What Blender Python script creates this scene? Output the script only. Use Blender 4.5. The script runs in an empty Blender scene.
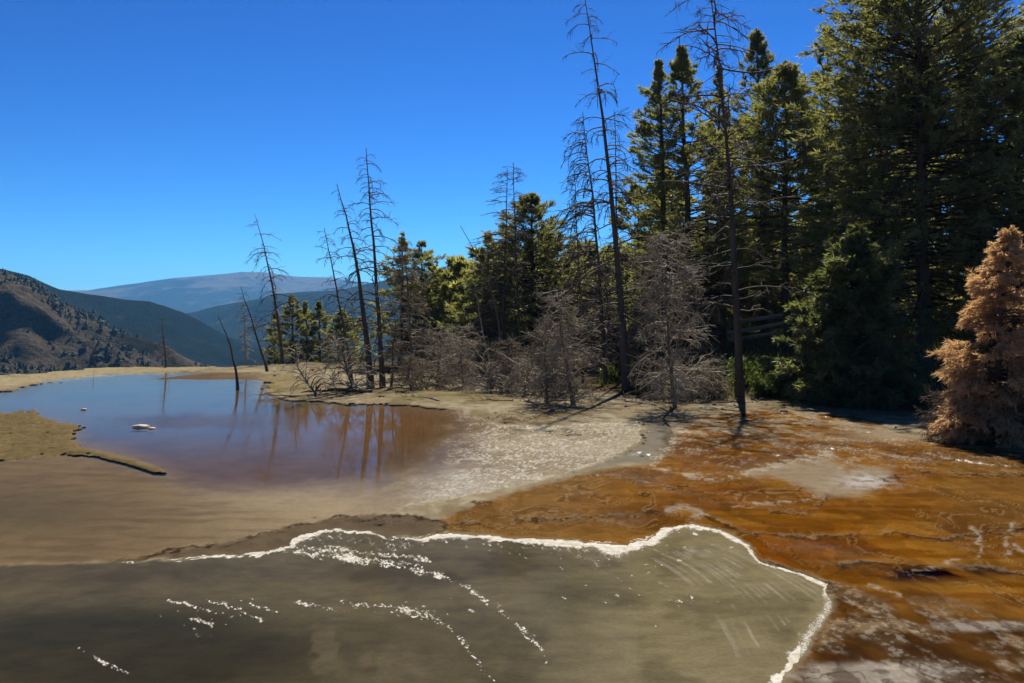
import bpy, math, random
import numpy as np
from mathutils import Vector

# ------------------------------------------------------------------ camera, sky, sun, exposure
SC = bpy.context.scene
COL = SC.collection
R = math.radians
CAMZ, FPX, CX, CY = 3.0, 887.0, 512.0, 341.5
PITCH = math.atan(16.5 / FPX)
cam_d = bpy.data.cameras.new('camera')
cam_d.sensor_width = 36.0
cam_d.lens = FPX / 1024 * 36
cam_d.clip_start, cam_d.clip_end = 0.05, 60000
cam = bpy.data.objects.new('camera', cam_d)
cam.location = (0, 0, CAMZ)
cam.rotation_euler = (math.pi / 2 - PITCH, 0, 0)
COL.objects.link(cam)
SC.camera = cam

SUN_EL, SUN_AZ = 48.0, 10.5          # azimuth measured from +Y towards +X
world = bpy.data.worlds.new('World')
SC.world = world
world.use_nodes = True
wn, wl = world.node_tree.nodes, world.node_tree.links
wn.clear()
sky = wn.new('ShaderNodeTexSky')
sky.sky_type = 'NISHITA'
sky.sun_disc = False
sky.sun_elevation, sky.sun_rotation = R(SUN_EL), R(SUN_AZ)
sky.altitude, sky.air_density, sky.dust_density, sky.ozone_density = 2000, 1.0, 0.15, 2.0
hsv = wn.new('ShaderNodeHueSaturation')
hsv.inputs['Saturation'].default_value = 1.3
hsv.inputs['Value'].default_value = 0.115
gam = wn.new('ShaderNodeGamma')
gam.inputs['Gamma'].default_value = 1.8
gain = wn.new('ShaderNodeVectorMath')
gain.operation = 'MULTIPLY'
gain.inputs[1].default_value = (3.7, 5.8, 6.35)
bg = wn.new('ShaderNodeBackground')
bg.inputs['Strength'].default_value = 0.10
wo = wn.new('ShaderNodeOutputWorld')
wl.new(sky.outputs[0], hsv.inputs['Color'])
wl.new(hsv.outputs[0], gam.inputs['Color'])
wl.new(gam.outputs[0], gain.inputs[0])
wl.new(gain.outputs[0], bg.inputs['Color'])
wl.new(bg.outputs[0], wo.inputs['Surface'])

sun_d = bpy.data.lights.new('sun', 'SUN')
sun_d.energy, sun_d.angle, sun_d.color = 5.0, R(0.53), (1.0, 0.94, 0.84)
sun = bpy.data.objects.new('sun', sun_d)
SUNV = Vector((math.sin(R(SUN_AZ)) * math.cos(R(SUN_EL)), math.cos(R(SUN_AZ)) * math.cos(R(SUN_EL)), math.sin(R(SUN_EL))))
sun.rotation_euler = (-SUNV).to_track_quat('-Z', 'Y').to_euler()
sun.location = (0, 0, 60)
COL.objects.link(sun)

SC.view_settings.view_transform = 'Standard'
SC.view_settings.look = 'None'
SC.view_settings.gamma = 1
SC.view_settings.use_curve_mapping = False
SC.view_settings.exposure = 0.8
SC.render.engine = 'CYCLES'
cy = SC.cycles
cy.use_denoising = True
try:
    cy.denoiser = 'OPENIMAGEDENOISE'
except Exception:
    pass
cy.max_bounces, cy.diffuse_bounces, cy.glossy_bounces, cy.transmission_bounces = 8, 5, 2, 4
cy.transparent_max_bounces, cy.volume_bounces = 8, 0
cy.sample_clamp_indirect = 4
HAZE_DENSITY = 0.75e-4

# ------------------------------------------------------------------ helpers
CP, SP = math.cos(PITCH), math.sin(PITCH)

def ray(u, v):
    x, y = (u - CX) / FPX, (CY - v) / FPX
    return np.array([x, CP + SP * y, -SP + CP * y])      # scaled so that depth along the view axis is 1

def at(u, v, depth):
    return np.array([0, 0, CAMZ]) + ray(u, v) * depth

def project(P):
    P = np.asarray(P, float)
    d = P[..., 1] * CP - (P[..., 2] - CAMZ) * SP
    h = P[..., 1] * SP + (P[..., 2] - CAMZ) * CP
    d = np.where(np.abs(d) < 1e-4, 1e-4, d)
    return CX + FPX * P[..., 0] / d, CY - FPX * h / d, d

_rt = np.random.RandomState(5).rand(16, 256, 256)

def vnoise(x, y, s=0):
    xi, yi = np.floor(x).astype(np.int64), np.floor(y).astype(np.int64)
    fx, fy = x - xi, y - yi
    fx, fy = fx * fx * (3 - 2 * fx), fy * fy * (3 - 2 * fy)
    t = _rt[s % 16]
    a, b = t[xi & 255, yi & 255], t[(xi + 1) & 255, yi & 255]
    c, d = t[xi & 255, (yi + 1) & 255], t[(xi + 1) & 255, (yi + 1) & 255]
    return (a * (1 - fx) + b * fx) * (1 - fy) + (c * (1 - fx) + d * fx) * fy

def fbm(x, y, o=5, s=0, gain=0.5):
    r, amp, tot = 0, 1.0, 0
    for i in range(o):
        r = r + amp * vnoise(x * 2 ** i + 17.3 * i, y * 2 ** i - 9.1 * i, s + i)
        tot += amp
        amp *= gain
    return r / tot

def sstep(a, b, x):
    t = np.clip((x - a) / (b - a), 0, 1)
    return t * t * (3 - 2 * t)

def lin(r, g, b):
    c = np.array([r, g, b], float) / 255
    return np.where(c < 0.04045, c / 12.92, ((c + 0.055) / 1.055) ** 2.4)

def seg_dist(u, v, pts, closed=False, vals=None):
    """distance to a polyline (and the interpolated value carried along it)"""
    pts = np.asarray(pts, float)
    n = len(pts)
    best = np.full(u.shape, 1e9)
    bv = np.zeros(u.shape)
    for i in range(n if closed else n - 1):
        a, b = pts[i], pts[(i + 1) % n]
        ab = b - a
        t = np.clip(((u - a[0]) * ab[0] + (v - a[1]) * ab[1]) / (ab @ ab + 1e-9), 0, 1)
        d = np.hypot(u - a[0] - t * ab[0], v - a[1] - t * ab[1])
        m = d < best
        best = np.where(m, d, best)
        if vals is not None:
            bv = np.where(m, vals[i] * (1 - t) + vals[(i + 1) % n] * t, bv)
    return (best, bv) if vals is not None else best

def poly_sd(u, v, pts):
    """signed distance, positive inside"""
    pts = np.asarray(pts, float)
    ins = np.zeros(u.shape, bool)
    n = len(pts)
    for i in range(n):
        (x0, y0), (x1, y1) = pts[i], pts[(i + 1) % n]
        if y0 == y1:
            continue
        c = (y0 > v) != (y1 > v)
        ins ^= c & (u < (x1 - x0) * (v - y0) / (y1 - y0) + x0)
    d = seg_dist(u, v, pts, True)
    return np.where(ins, d, -d)

def make_mesh(name, V, F, mat, parent=None, colors=None, floats=None, smooth=True):
    """V (n,3); F a (m,k) array, or a list of such arrays"""
    me = bpy.data.meshes.new(name)
    V = np.asarray(V, np.float32)
    Fs = [np.asarray(f, np.int32) for f in (F if isinstance(F, list) else [F]) if len(f)]
    loops = np.concatenate([f.ravel() for f in Fs])
    tot = np.concatenate([np.full(len(f), f.shape[1], np.int32) for f in Fs])
    start = np.concatenate([[0], np.cumsum(tot)[:-1]]).astype(np.int32)
    me.vertices.add(len(V))
    me.vertices.foreach_set('co', V.ravel())
    me.loops.add(len(loops))
    me.loops.foreach_set('vertex_index', loops)
    me.polygons.add(len(tot))
    me.polygons.foreach_set('loop_start', start)
    me.polygons.foreach_set('loop_total', tot)
    me.polygons.foreach_set('use_smooth', np.full(len(tot), smooth, bool))
    me.update(calc_edges=True)
    if colors is not None:
        for k, c in colors.items():
            a = me.color_attributes.new(k, 'FLOAT_COLOR', 'POINT')
            rgba = np.ones((len(V), 4), np.float32)
            rgba[:, :3] = c
            a.data.foreach_set('color', rgba.ravel())
    if floats is not None:
        for k, c in floats.items():
            a = me.attributes.new(k, 'FLOAT', 'POINT')
            a.data.foreach_set('value', np.asarray(c, np.float32).ravel())
    if mat is not None:
        me.materials.append(mat)
    o = bpy.data.objects.new(name, me)
    COL.objects.link(o)
    if parent is not None:
        o.parent = parent
    return o

def tag(o, label=None, cat=None, group=None, kind=None):
    if label: o['label'] = label
    if cat: o['category'] = cat
    if group: o['group'] = group
    if kind: o['kind'] = kind
    return o

def thing(name, label, cat, loc, group=None):
    o = bpy.data.objects.new(name, None)
    o.empty_display_size = 0.3
    COL.objects.link(o)
    o.location = loc
    return tag(o, label, cat, group)

class MB:
    """collects tubes and blades as arrays, builds one mesh"""
    def __init__(self):
        self.V, self.Q, self.T, self.C, self.n = [], [], [], [], 0
    def add(self, V, Q=None, T=None, tint=0.5):
        self.V.append(V)
        if Q is not None and len(Q): self.Q.append(np.asarray(Q) + self.n)
        if T is not None and len(T): self.T.append(np.asarray(T) + self.n)
        self.C.append(np.broadcast_to(np.asarray(tint, float), (len(V),)))
        self.n += len(V)
    def tube(self, P, rad, sides=5, tint=0.5, cap=False):
        P = np.asarray(P, float)
        self.tubes(P[None], np.broadcast_to(np.asarray(rad, float), (len(P),))[None], sides, np.array([tint]))
        if cap:
            k = self.n - sides
            c = P[-1]
            V = np.concatenate([self.V[-1][-sides:], c[None]])
            self.add(V, T=[[i, (i + 1) % sides, sides] for i in range(sides)], tint=tint)
    def tubes(self, P, rad, sides=3, tint=None):
        """P (b,k,3) polylines, rad (b,k)"""
        b, k, _ = P.shape
        T = np.empty_like(P)
        T[:, 1:-1] = P[:, 2:] - P[:, :-2]
        T[:, 0], T[:, -1] = P[:, 1] - P[:, 0], P[:, -1] - P[:, -2]
        T /= np.linalg.norm(T, axis=2, keepdims=True) + 1e-9
        ref = np.where(np.abs(T[:, :, 2:3]) > 0.9, np.array([1., 0, 0]), np.array([0, 0, 1.]))
        ref = np.broadcast_to(ref[:, :1], T.shape)
        A = np.cross(T, ref)
        A /= np.linalg.norm(A, axis=2, keepdims=True) + 1e-9
        B = np.cross(T, A)
        ang = np.arange(sides) * 2 * np.pi / sides
        V = P[:, :, None] + rad[:, :, None, None] * (A[:, :, None] * np.cos(ang)[:, None] + B[:, :, None] * np.sin(ang)[:, None])
        idx = np.arange(b * k * sides).reshape(b, k, sides)
        nx = np.roll(idx, -1, axis=2)
        Q = np.stack([idx[:, :-1], nx[:, :-1], nx[:, 1:], idx[:, 1:]], axis=-1).reshape(-1, 4)
        tt = 0.5 if tint is None else np.repeat(np.broadcast_to(tint, (b,)), k * sides)
        self.add(V.reshape(-1, 3), Q=Q, tint=tt)
    def blades(self, p, d, w, tint):
        """triangles: base p +- w, tip p + d"""
        n = len(p)
        V = np.empty((n, 3, 3))
        V[:, 0], V[:, 1], V[:, 2] = p - w, p + w, p + d
        self.add(V.reshape(-1, 3), T=np.arange(3 * n).reshape(n, 3), tint=np.repeat(tint, 3))
    def build(self, name, mat, parent=None, smooth=True):
        F = []
        if self.Q: F.append(np.concatenate(self.Q))
        if self.T: F.append(np.concatenate(self.T))
        return make_mesh(name, np.concatenate(self.V), F, mat, parent, floats={'tint': np.concatenate(self.C)}, smooth=smooth)

# ------------------------------------------------------------------ materials
def mat_new(name):
    m = bpy.data.materials.new(name)
    m.use_nodes = True
    m.node_tree.nodes.clear()
    n, l = m.node_tree.nodes, m.node_tree.links
    out = n.new('ShaderNodeOutputMaterial')
    return m, n, l, out

def N(n, t, **kw):
    x = n.new(t)
    for k, v in kw.items():
        if k in x.inputs: x.inputs[k].default_value = v
        else: setattr(x, k, v)
    return x

def ramp(n, stops):
    x = n.new('ShaderNodeValToRGB')
    e = x.color_ramp.elements
    while len(e) < len(stops): e.new(0.5)
    for i, (p, c) in enumerate(stops):
        e[i].position = p
        e[i].color = (*c, 1) if len(c) == 3 else c
    return x

def leaf_mat(name, c0, c1, trans=0.4, tcol=(1.18, 1.2, 0.66)):
    m, n, l, out = mat_new(name)
    a = N(n, 'ShaderNodeAttribute', attribute_name='tint')
    rp = ramp(n, [(0.0, c0), (1.0, c1)])
    l.new(a.outputs['Fac'], rp.inputs[0])
    oi = n.new('ShaderNodeObjectInfo')
    hs = n.new('ShaderNodeHueSaturation')
    mr = N(n, 'ShaderNodeMapRange')
    mr.inputs[3].default_value, mr.inputs[4].default_value = 0.75, 1.3
    l.new(oi.outputs['Random'], mr.inputs[0])
    l.new(mr.outputs[0], hs.inputs['Value'])
    l.new(rp.outputs[0], hs.inputs['Color'])
    d = n.new('ShaderNodeBsdfDiffuse')
    t = n.new('ShaderNodeBsdfTranslucent')
    mul = N(n, 'ShaderNodeMix', data_type='RGBA', blend_type='MULTIPLY')
    mul.inputs[0].default_value = 1
    mul.inputs[7].default_value = (*tcol, 1)
    l.new(hs.outputs[0], mul.inputs[6])
    l.new(hs.outputs[0], d.inputs['Color'])
    l.new(mul.outputs[2], t.inputs['Color'])
    mx = n.new('ShaderNodeMixShader')
    mx.inputs[0].default_value = trans
    l.new(d.outputs[0], mx.inputs[1]); l.new(t.outputs[0], mx.inputs[2])
    g = N(n, 'ShaderNodeBsdfGlossy', Roughness=0.45)
    g.inputs['Color'].default_value = (1, 1, 1, 1)
    mx2 = n.new('ShaderNodeMixShader')
    mx2.inputs[0].default_value = 0.035
    l.new(mx.outputs[0], mx2.inputs[1]); l.new(g.outputs[0], mx2.inputs[2])
    l.new(mx2.outputs[0], out.inputs['Surface'])
    return m

def bark_mat(name, c0, c1, scale=6.0, bump=0.6):
    m, n, l, out = mat_new(name)
    tc = n.new('ShaderNodeTexCoord')
    mp = n.new('ShaderNodeMapping')
    mp.inputs['Scale'].default_value = (1, 1, 0.25)
    nz = N(n, 'ShaderNodeTexNoise', Scale=scale, Detail=6.0, Roughness=0.65)
    l.new(tc.outputs['Object'], mp.inputs[0]); l.new(mp.outputs[0], nz.inputs['Vector'])
    a = N(n, 'ShaderNodeAttribute', attribute_name='tint')
    ad = N(n, 'ShaderNodeMath', operation='ADD')
    ml = N(n, 'ShaderNodeMath', operation='MULTIPLY')
    l.new(a.outputs['Fac'], ad.inputs[0]); l.new(nz.outputs[0], ad.inputs[1])
    l.new(ad.outputs[0], ml.inputs[0]); ml.inputs[1].default_value = 0.5
    rp = ramp(n, [(0.3, c0), (0.7, c1)])
    l.new(ml.outputs[0], rp.inputs[0])
    b = N(n, 'ShaderNodeBump', Strength=bump, Distance=0.03)
    l.new(nz.outputs[0], b.inputs['Height'])
    p = N(n, 'ShaderNodeBsdfPrincipled', Roughness=0.9)
    p.inputs['Specular IOR Level'].default_value = 0.2
    l.new(rp.outputs[0], p.inputs['Base Color']); l.new(b.outputs[0], p.inputs['Normal'])
    l.new(p.outputs[0], out.inputs['Surface'])
    return m

M = {}
M['needle_dark'] = leaf_mat('fir_needles', (0.105, 0.115, 0.055), (0.33, 0.31, 0.13), 0.6)
M['needle_mid'] = leaf_mat('pine_needles', (0.11, 0.125, 0.050), (0.38, 0.35, 0.13), 0.6)
M['needle_jun'] = leaf_mat('juniper_needles', (0.035, 0.052, 0.022), (0.24, 0.25, 0.11), 0.6)
M['needle_rust'] = leaf_mat('dry_needles', (0.32, 0.205, 0.11), (0.68, 0.49, 0.30), 0.55, (1.1, 1.0, 0.72))
M['shrub'] = leaf_mat('shrub_leaves', (0.035, 0.055, 0.016), (0.13, 0.16, 0.04), 0.5)
M['grass'] = leaf_mat('grass_blades', (0.05, 0.07, 0.02), (0.20, 0.19, 0.06), 0.5)
M['far_forest'] = bark_mat('far_forest', (0.018, 0.022, 0.012), (0.05, 0.052, 0.03), 0.05, 0.0)
M['bark'] = bark_mat('conifer_bark', (0.035, 0.024, 0.017), (0.13, 0.095, 0.07))
M['snag'] = bark_mat('snag_wood', (0.045, 0.034, 0.026), (0.17, 0.135, 0.105))
M['twig'] = bark_mat('weathered_twigs', (0.16, 0.13, 0.092), (0.47, 0.40, 0.30), 9, 0.2)
M['brown_twig'] = bark_mat('brown_twigs', (0.085, 0.065, 0.044), (0.28, 0.22, 0.155), 9, 0.2)
M['rail'] = bark_mat('rail_wood', (0.20, 0.18, 0.16), (0.42, 0.39, 0.35), 7, 0.4)

# ------------------------------------------------------------------ terrain height (far from the pools)
def bank(x, y):
    """big terrain: level terrace, bank and meadow rising on the right, drop into the valley on the left"""
    u = CX + FPX * x / np.maximum(y, 1.0)
    r = np.hypot(x, y)
    front = sstep(2, 12, y)
    up = sstep(600, 770, u) * front
    rise = np.clip(r - 36 - 4 * sstep(900, 1100, u) * 0, 0, 20) * 0.12 + np.clip(r - 56, 0, 90) * 0.085
    z = up * rise
    edge = np.interp(u, [-900, 0, 120, 250, 330, 450, 520, 600, 680], [66, 61, 65, 68, 72, 76, 80, 100, 400])
    drop = (1 - sstep(640, 700, u)) * front
    z = z - drop * np.clip(r - edge, 0, 260) * 0.42
    z = z + (fbm(x * 0.12, y * 0.12, 4, 3) - 0.5) * 0.5 * sstep(38, 60, r) * front
    return z

def ground_hit(u, v):
    d = np.concatenate([np.linspace(4, 60, 1200), np.linspace(60, 300, 2000)])
    P = np.array([0, 0, CAMZ]) + ray(u, v)[None] * d[:, None]
    z = bank(P[:, 0], P[:, 1])
    k = np.argmax(P[:, 2] <= z)
    if P[k, 2] > z[k] or d[k] > 70:
        k = np.argmin(np.abs(d - 63))
        P[k, 2] = z[k]
    return P[k].copy(), d[k]

# ------------------------------------------------------------------ terrace ground: one sheet, shaped from traced outlines
th_in = np.arctan((np.linspace(-70, 1094, 1150) - CX) / FPX)
th_l = -np.linspace(math.pi, -th_in[0], 130)[:-1]
th_r = np.linspace(th_in[-1], math.pi, 130)[1:]
TH = np.concatenate([th_l, th_in, th_r])
vv = np.concatenate([np.geomspace(3000, 720, 40)[:-1], np.linspace(720, 362, 430)])
rad = CAMZ / ((vv - 325.0) / FPX)
RR = np.concatenate([[0.3], rad, np.geomspace(rad[-1], 420, 70)[1:]])
th, rr = np.meshgrid(TH, RR)
X0, Y0 = np.sin(th) * rr, np.cos(th) * rr
U, Vp, D = project(np.stack([X0, Y0, np.zeros_like(X0)], -1))
behind = D < 1.5
U = np.where(behind, np.where(X0 > 0, 5000, -5000), np.clip(U, -5000, 5000))
Vp = np.where(behind, 1200, np.clip(Vp, 330, 5000))

n1 = fbm(X0 * 0.9, Y0 * 0.5, 5, 0)
n2 = fbm(X0 * 3.1 + 7, Y0 * 1.6, 5, 4)
n3 = fbm(X0 * 9.0, Y0 * 5.0, 4, 8)
n4 = fbm(X0 * 0.35 + 50, Y0 * 0.18, 4, 2)
n5 = fbm(X0 * 22.0, Y0 * 14.0, 3, 11)
nstr = fbm(X0 * 1.2 + 3, Y0 * 4.0 + 0.4 * X0, 5, 6)
pxk = 1.0
Uw = U + (n2 - 0.5) * 16 + (n3 - 0.5) * 6
Vw = Vp + (n2 - 0.5) * 5 + (n3 - 0.5) * 2

P_LOW = [(-1500, 620), (-600, 590), (0, 565), (150, 562), (240, 556), (285, 548), (300, 537), (340, 529), (370, 531), (388, 540), (440, 534),
         (500, 537), (560, 540), (620, 545), (640, 540), (665, 529), (690, 524), (720, 530), (745, 543), (760, 562), (800, 573), (832, 586),
         (830, 610), (812, 640), (780, 680), (720, 770), (500, 1000), (-1500, 1200)]
P_UP = [(-1500, 440), (-400, 420), (-60, 402), (0, 393), (50, 382), (120, 375), (200, 373), (258, 374), (268, 380), (262, 392), (285, 400), (320, 402),
        (350, 405), (400, 405), (440, 409), (466, 412), (480, 421), (505, 428), (545, 427), (590, 425), (640, 424), (640, 436), (622, 448),
        (595, 461), (560, 473), (520, 483), (470, 493), (430, 501), (390, 510), (350, 516), (310, 524), (270, 532), (230, 541), (190, 550),
        (150, 557), (90, 561), (0, 562), (-600, 585), (-1500, 610)]
P_PEN = [(-1500, 432), (-400, 424), (-60, 412), (0, 413), (36, 410), (40, 416), (62, 423), (84, 425), (74, 435), (78, 446), (100, 451), (130, 457),
         (158, 467), (168, 474), (150, 472), (125, 464), (95, 457), (60, 456), (30, 459), (0, 462), (-60, 470), (-400, 486), (-1500, 510)]
P_DEEP = [(-200, 415), (0, 396), (50, 386), (120, 378), (200, 377), (250, 379), (256, 396), (285, 405), (350, 409), (420, 413), (440, 420), (436, 436), (410, 456),
          (380, 472), (300, 486), (230, 488), (186, 480), (160, 464), (130, 453), (85, 440), (84, 425), (40, 412), (-200, 414)]
P_ORANGE = [(432, 521), (470, 506), (520, 490), (600, 470), (650, 464), (668, 452), (676, 430), (700, 416), (760, 408), (860, 416), (900, 428), (950, 444),
            (1024, 452), (1700, 470), (2500, 800), (1000, 900), (740, 770), (840, 600), (834, 585), (800, 572), (760, 561), (745, 542), (720, 529),
            (690, 523), (650, 535), (620, 546), (560, 540), (450, 533)]
P_LEDGE = [(100, 562), (190, 551), (270, 533), (330, 519), (400, 516), (440, 520), (449, 526), (436, 532), (389, 540), (370, 531), (340, 529), (300, 537), (285, 548), (240, 556)]
P_STREAM = [(650, 424), (670, 423), (674, 434), (662, 448), (650, 461), (600, 468), (560, 478), (600, 463), (628, 452), (646, 438)]
P_PALE1 = [(735, 474), (800, 460), (832, 456), (848, 468), (895, 468), (884, 485), (862, 494), (818, 497), (800, 488), (770, 480)]
P_CRUST = [(834, 588), (880, 606), (960, 614), (1100, 620), (1500, 640), (1300, 800), (700, 800), (790, 676), (822, 632)]

sd_low, sd_up, sd_pen = poly_sd(Uw, Vw, P_LOW), poly_sd(Uw, Vw, P_UP), poly_sd(Uw, Vw, P_PEN)
sd_deep, sd_or = poly_sd(Uw, Vw, P_DEEP), poly_sd(Uw, Vw, P_ORANGE)
sd_led, sd_st, sd_p1, sd_cr = (poly_sd(Uw, Vw, p) for p in (P_LEDGE, P_STREAM, P_PALE1, P_CRUST))
wet_up = np.minimum(sd_up, -sd_pen)

def mixc(c, col, m):
    return c * (1 - m[..., None]) + col * m[..., None]

def gauss(u0, v0, su, sv):
    return np.exp(-((Uw - u0) / su) ** 2 - ((Vw - v0) / sv) ** 2)

c = np.ones(U.shape + (3,)) * lin(176, 157, 126)
c = mixc(c, lin(196, 184, 152), sstep(0.42, 0.62, n2))
c = mixc(c, lin(140, 122, 88), 0.7 * sstep(0.5, 0.7, n1))
# forest floor and meadow
far = np.hypot(X0, Y0)
mead = sstep(66, 80, far) * sstep(600, 680, U)
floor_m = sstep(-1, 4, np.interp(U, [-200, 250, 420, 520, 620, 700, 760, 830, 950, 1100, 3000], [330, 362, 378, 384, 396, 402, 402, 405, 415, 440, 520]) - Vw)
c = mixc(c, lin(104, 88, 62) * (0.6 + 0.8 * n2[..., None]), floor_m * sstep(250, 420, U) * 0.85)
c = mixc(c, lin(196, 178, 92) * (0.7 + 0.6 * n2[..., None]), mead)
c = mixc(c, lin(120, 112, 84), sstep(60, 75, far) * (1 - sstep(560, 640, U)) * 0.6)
c = mixc(c, lin(204, 188, 146), sstep(8, 1, np.abs(Vp - np.interp(U, [-200, 0, 100, 250], [396, 383, 373, 369]))) * (1 - sstep(240, 290, U)) * 0.7)
# grass flush near the pool corner
c = mixc(c, lin(150, 138, 74), (gauss(280, 385, 45, 9) + 0.8 * gauss(440, 395, 60, 7)) * sstep(0.4, 0.6, n2))
# peninsula crust
c = mixc(c, lin(138, 120, 84) * (0.45 + 0.6 * n3[..., None] + 0.5 * n5[..., None]), sstep(-2, 3, sd_pen))
# upper pool bed
bed = np.ones_like(c) * lin(188, 168, 136)
bed = mixc(bed, lin(222, 208, 180), sstep(0.30, 0.6, n1) * sstep(300, 470, U))
bed = mixc(bed, lin(136, 112, 80), sstep(360, 120, U) * 0.8)
bed = mixc(bed, lin(104, 96, 74), gauss(10, 510, 120, 26) * 0.8)
bed = mixc(bed, lin(126, 106, 82), 0.6 * sstep(0.48, 0.66, nstr) * sstep(380, 200, U))
bed = mixc(bed, lin(198, 176, 140), gauss(330, 500, 110, 16) * 0.6)
deepm = sstep(-16 - 60 * sstep(280, 440, U), 12, sd_deep)
bed = mixc(bed, lin(116, 92, 72) * (0.75 + 0.5 * n1[..., None]), deepm)
bed = mixc(bed, lin(150, 108, 56), gauss(385, 425, 100, 26) * 0.6)  # golden-brown reflection of the shore trees, painted into the bed colour
speck = np.maximum(sstep(0.55, 0.64, n5), sstep(0.60, 0.70, n3)) * sstep(0.30, 0.55, n2)  # white mineral flecks, doubling as sun sparkle painted into the bed colour
bed = mixc(bed, lin(236, 226, 206), np.clip(gauss(575, 450, 80, 16) + gauss(480, 482, 90, 14) + 0.5 * gauss(420, 490, 120, 14), 0, 1) * (0.35 + 0.4 * n3) * (1 - deepm))  # shimmer of the rippled shallows painted in as a paler bed
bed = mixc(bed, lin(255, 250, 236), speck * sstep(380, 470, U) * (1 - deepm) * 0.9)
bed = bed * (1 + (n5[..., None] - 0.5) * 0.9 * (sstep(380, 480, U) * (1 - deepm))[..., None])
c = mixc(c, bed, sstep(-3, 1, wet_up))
# grey stream channel
c = mixc(c, lin(152, 142, 122), sstep(-3, 3, sd_st))
c = mixc(c, lin(96, 82, 62), gauss(667, 440, 5, 14) * 0.8)
# orange terrace
org = np.ones_like(c) * lin(138, 86, 20)
org = mixc(org, lin(160, 110, 38), sstep(0.42, 0.62, nstr))
org = mixc(org, lin(110, 64, 10), sstep(0.50, 0.68, n1))
org = mixc(org, lin(150, 112, 62), sstep(720, 520, U) * 0.85)
org = mixc(org, lin(140, 104, 54), sstep(900, 980, Uw) * sstep(560, 500, Vw) * 0.6)
org = mixc(org, lin(136, 72, 8), gauss(790, 548, 90, 16) * 0.8)
org = mixc(org, lin(64, 32, 12), (gauss(890, 576, 60, 9) + gauss(960, 572, 60, 8) + 0.7 * gauss(900, 600, 60, 10)) * sstep(0.32, 0.55, n2 * 0.6 + n1 * 0.4))
org = mixc(org, lin(126, 72, 14), gauss(740, 500, 80, 14) * 0.6 + gauss(880, 510, 90, 12) * 0.4)
org = mixc(org, lin(188, 166, 132), sstep(0.52, 0.66, n2 + (0.18 * gauss(770, 425, 120, 18))) * sstep(470, 420, Vw) * 0.85)
org = mixc(org, lin(230, 220, 200), sstep(0.58, 0.68, n5) * sstep(0.5, 0.62, n2) * sstep(490, 440, Vw) * 0.5)
org = mixc(org, lin(92, 54, 12), sstep(0.52, 0.62, fbm(X0 * 2.2, Y0 * 0.9 + 0.3 * X0, 5, 13)) * 0.28)
def terr(fx, fy, lv, seed):
    f = fbm(X0 * fx + 0.25 * n2, Y0 * fy + 0.25 * n2, 4, seed) * lv
    return np.abs((f % 1.0) - 0.5), f % 1.0
e1_, f1_ = terr(0.42, 0.26, 9, 10)
e2_, f2_ = terr(1.3, 0.8, 7, 12)
tm = sstep(0.35, 0.55, n1)
org = org * (0.86 + 0.28 * f1_[..., None])
org = mixc(org, lin(62, 36, 10), sstep(0.06, 0.0, e1_) * 0.38 * (0.3 + 0.7 * tm))
org = mixc(org, lin(206, 176, 120), sstep(0.05, 0.0, np.abs(e1_ - 0.09)) * 0.30 * tm)
org = mixc(org, lin(76, 44, 12), sstep(0.06, 0.0, e2_) * 0.16 * (1 - tm))
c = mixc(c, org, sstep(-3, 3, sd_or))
c = mixc(c, lin(178, 160, 132), sstep(-4, 6, sd_p1 + (n2 - 0.5) * 16) * 0.85)
c = mixc(c, lin(222, 216, 212), gauss(868, 482, 26, 7) * sstep(0.40, 0.58, n3))
c = mixc(c, lin(188, 172, 140), gauss(900, 434, 60, 7) * 0.8)
# crust at lower right
cr = np.ones_like(c) * lin(104, 68, 28)
cr = mixc(cr, lin(150, 124, 92), sstep(0.45, 0.6, n2))
cr = mixc(cr, lin(62, 36, 16), sstep(0.52, 0.66, n1) * 0.8)
cr = mixc(cr, lin(178, 166, 150), sstep(0.3, 0.8, (gauss(870, 674, 110, 15) + gauss(985, 626, 70, 7)) * (0.6 + 0.8 * n2)))
cr = mixc(cr, lin(52, 30, 12), sstep(0.08, 0.0, e2_) * 0.6)
cr = mixc(cr, lin(70, 44, 18), sstep(0.5, 0.62, fbm(X0 * 6, Y0 * 4, 4, 7)) * 0.6)
cr = mixc(cr, lin(226, 216, 196), np.maximum(sstep(0.56, 0.66, n5), 0.0) * sstep(0.45, 0.62, n2) * 0.3)
c = mixc(c, cr, sstep(-14, 14, sd_cr + (n2 - 0.5) * 30))
# ledge
c = mixc(c, lin(122, 106, 84) * (0.85 + 0.3 * n2[..., None]), sstep(-2, 2, sd_led))
# lower pool bed: pale towards the lip at right, olive at left, with vignette darkening painted in at lower left
low = np.ones_like(c) * lin(178, 164, 130)
low = mixc(low, lin(126, 112, 76), sstep(620, 430, Uw) * 0.8)
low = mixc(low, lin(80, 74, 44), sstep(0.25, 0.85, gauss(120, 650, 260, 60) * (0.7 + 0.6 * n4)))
low = mixc(low, lin(126, 108, 76), gauss(480, 562, 130, 20) * 0.6 + gauss(60, 580, 200, 16) * 0.6)
low = mixc(low, lin(104, 96, 66), gauss(575, 595, 60, 22) * 0.7)
low = mixc(low, lin(90, 80, 54), sstep(0.48, 0.68, fbm(X0 * 0.8 + 9, Y0 * 0.9 + 0.5 * X0, 5, 5)) * 0.35 * sstep(700, 500, U))
low = mixc(low, lin(136, 122, 92), sstep(0.3, 0.7, (gauss(400, 668, 50, 22) + gauss(325, 650, 18, 28)) * (0.1 + 1.7 * n3)) * 0.8)
low = low * (0.64 + 0.30 * fbm(X0 * 5 + n2, Y0 * 9, 5, 14))[..., None]
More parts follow.
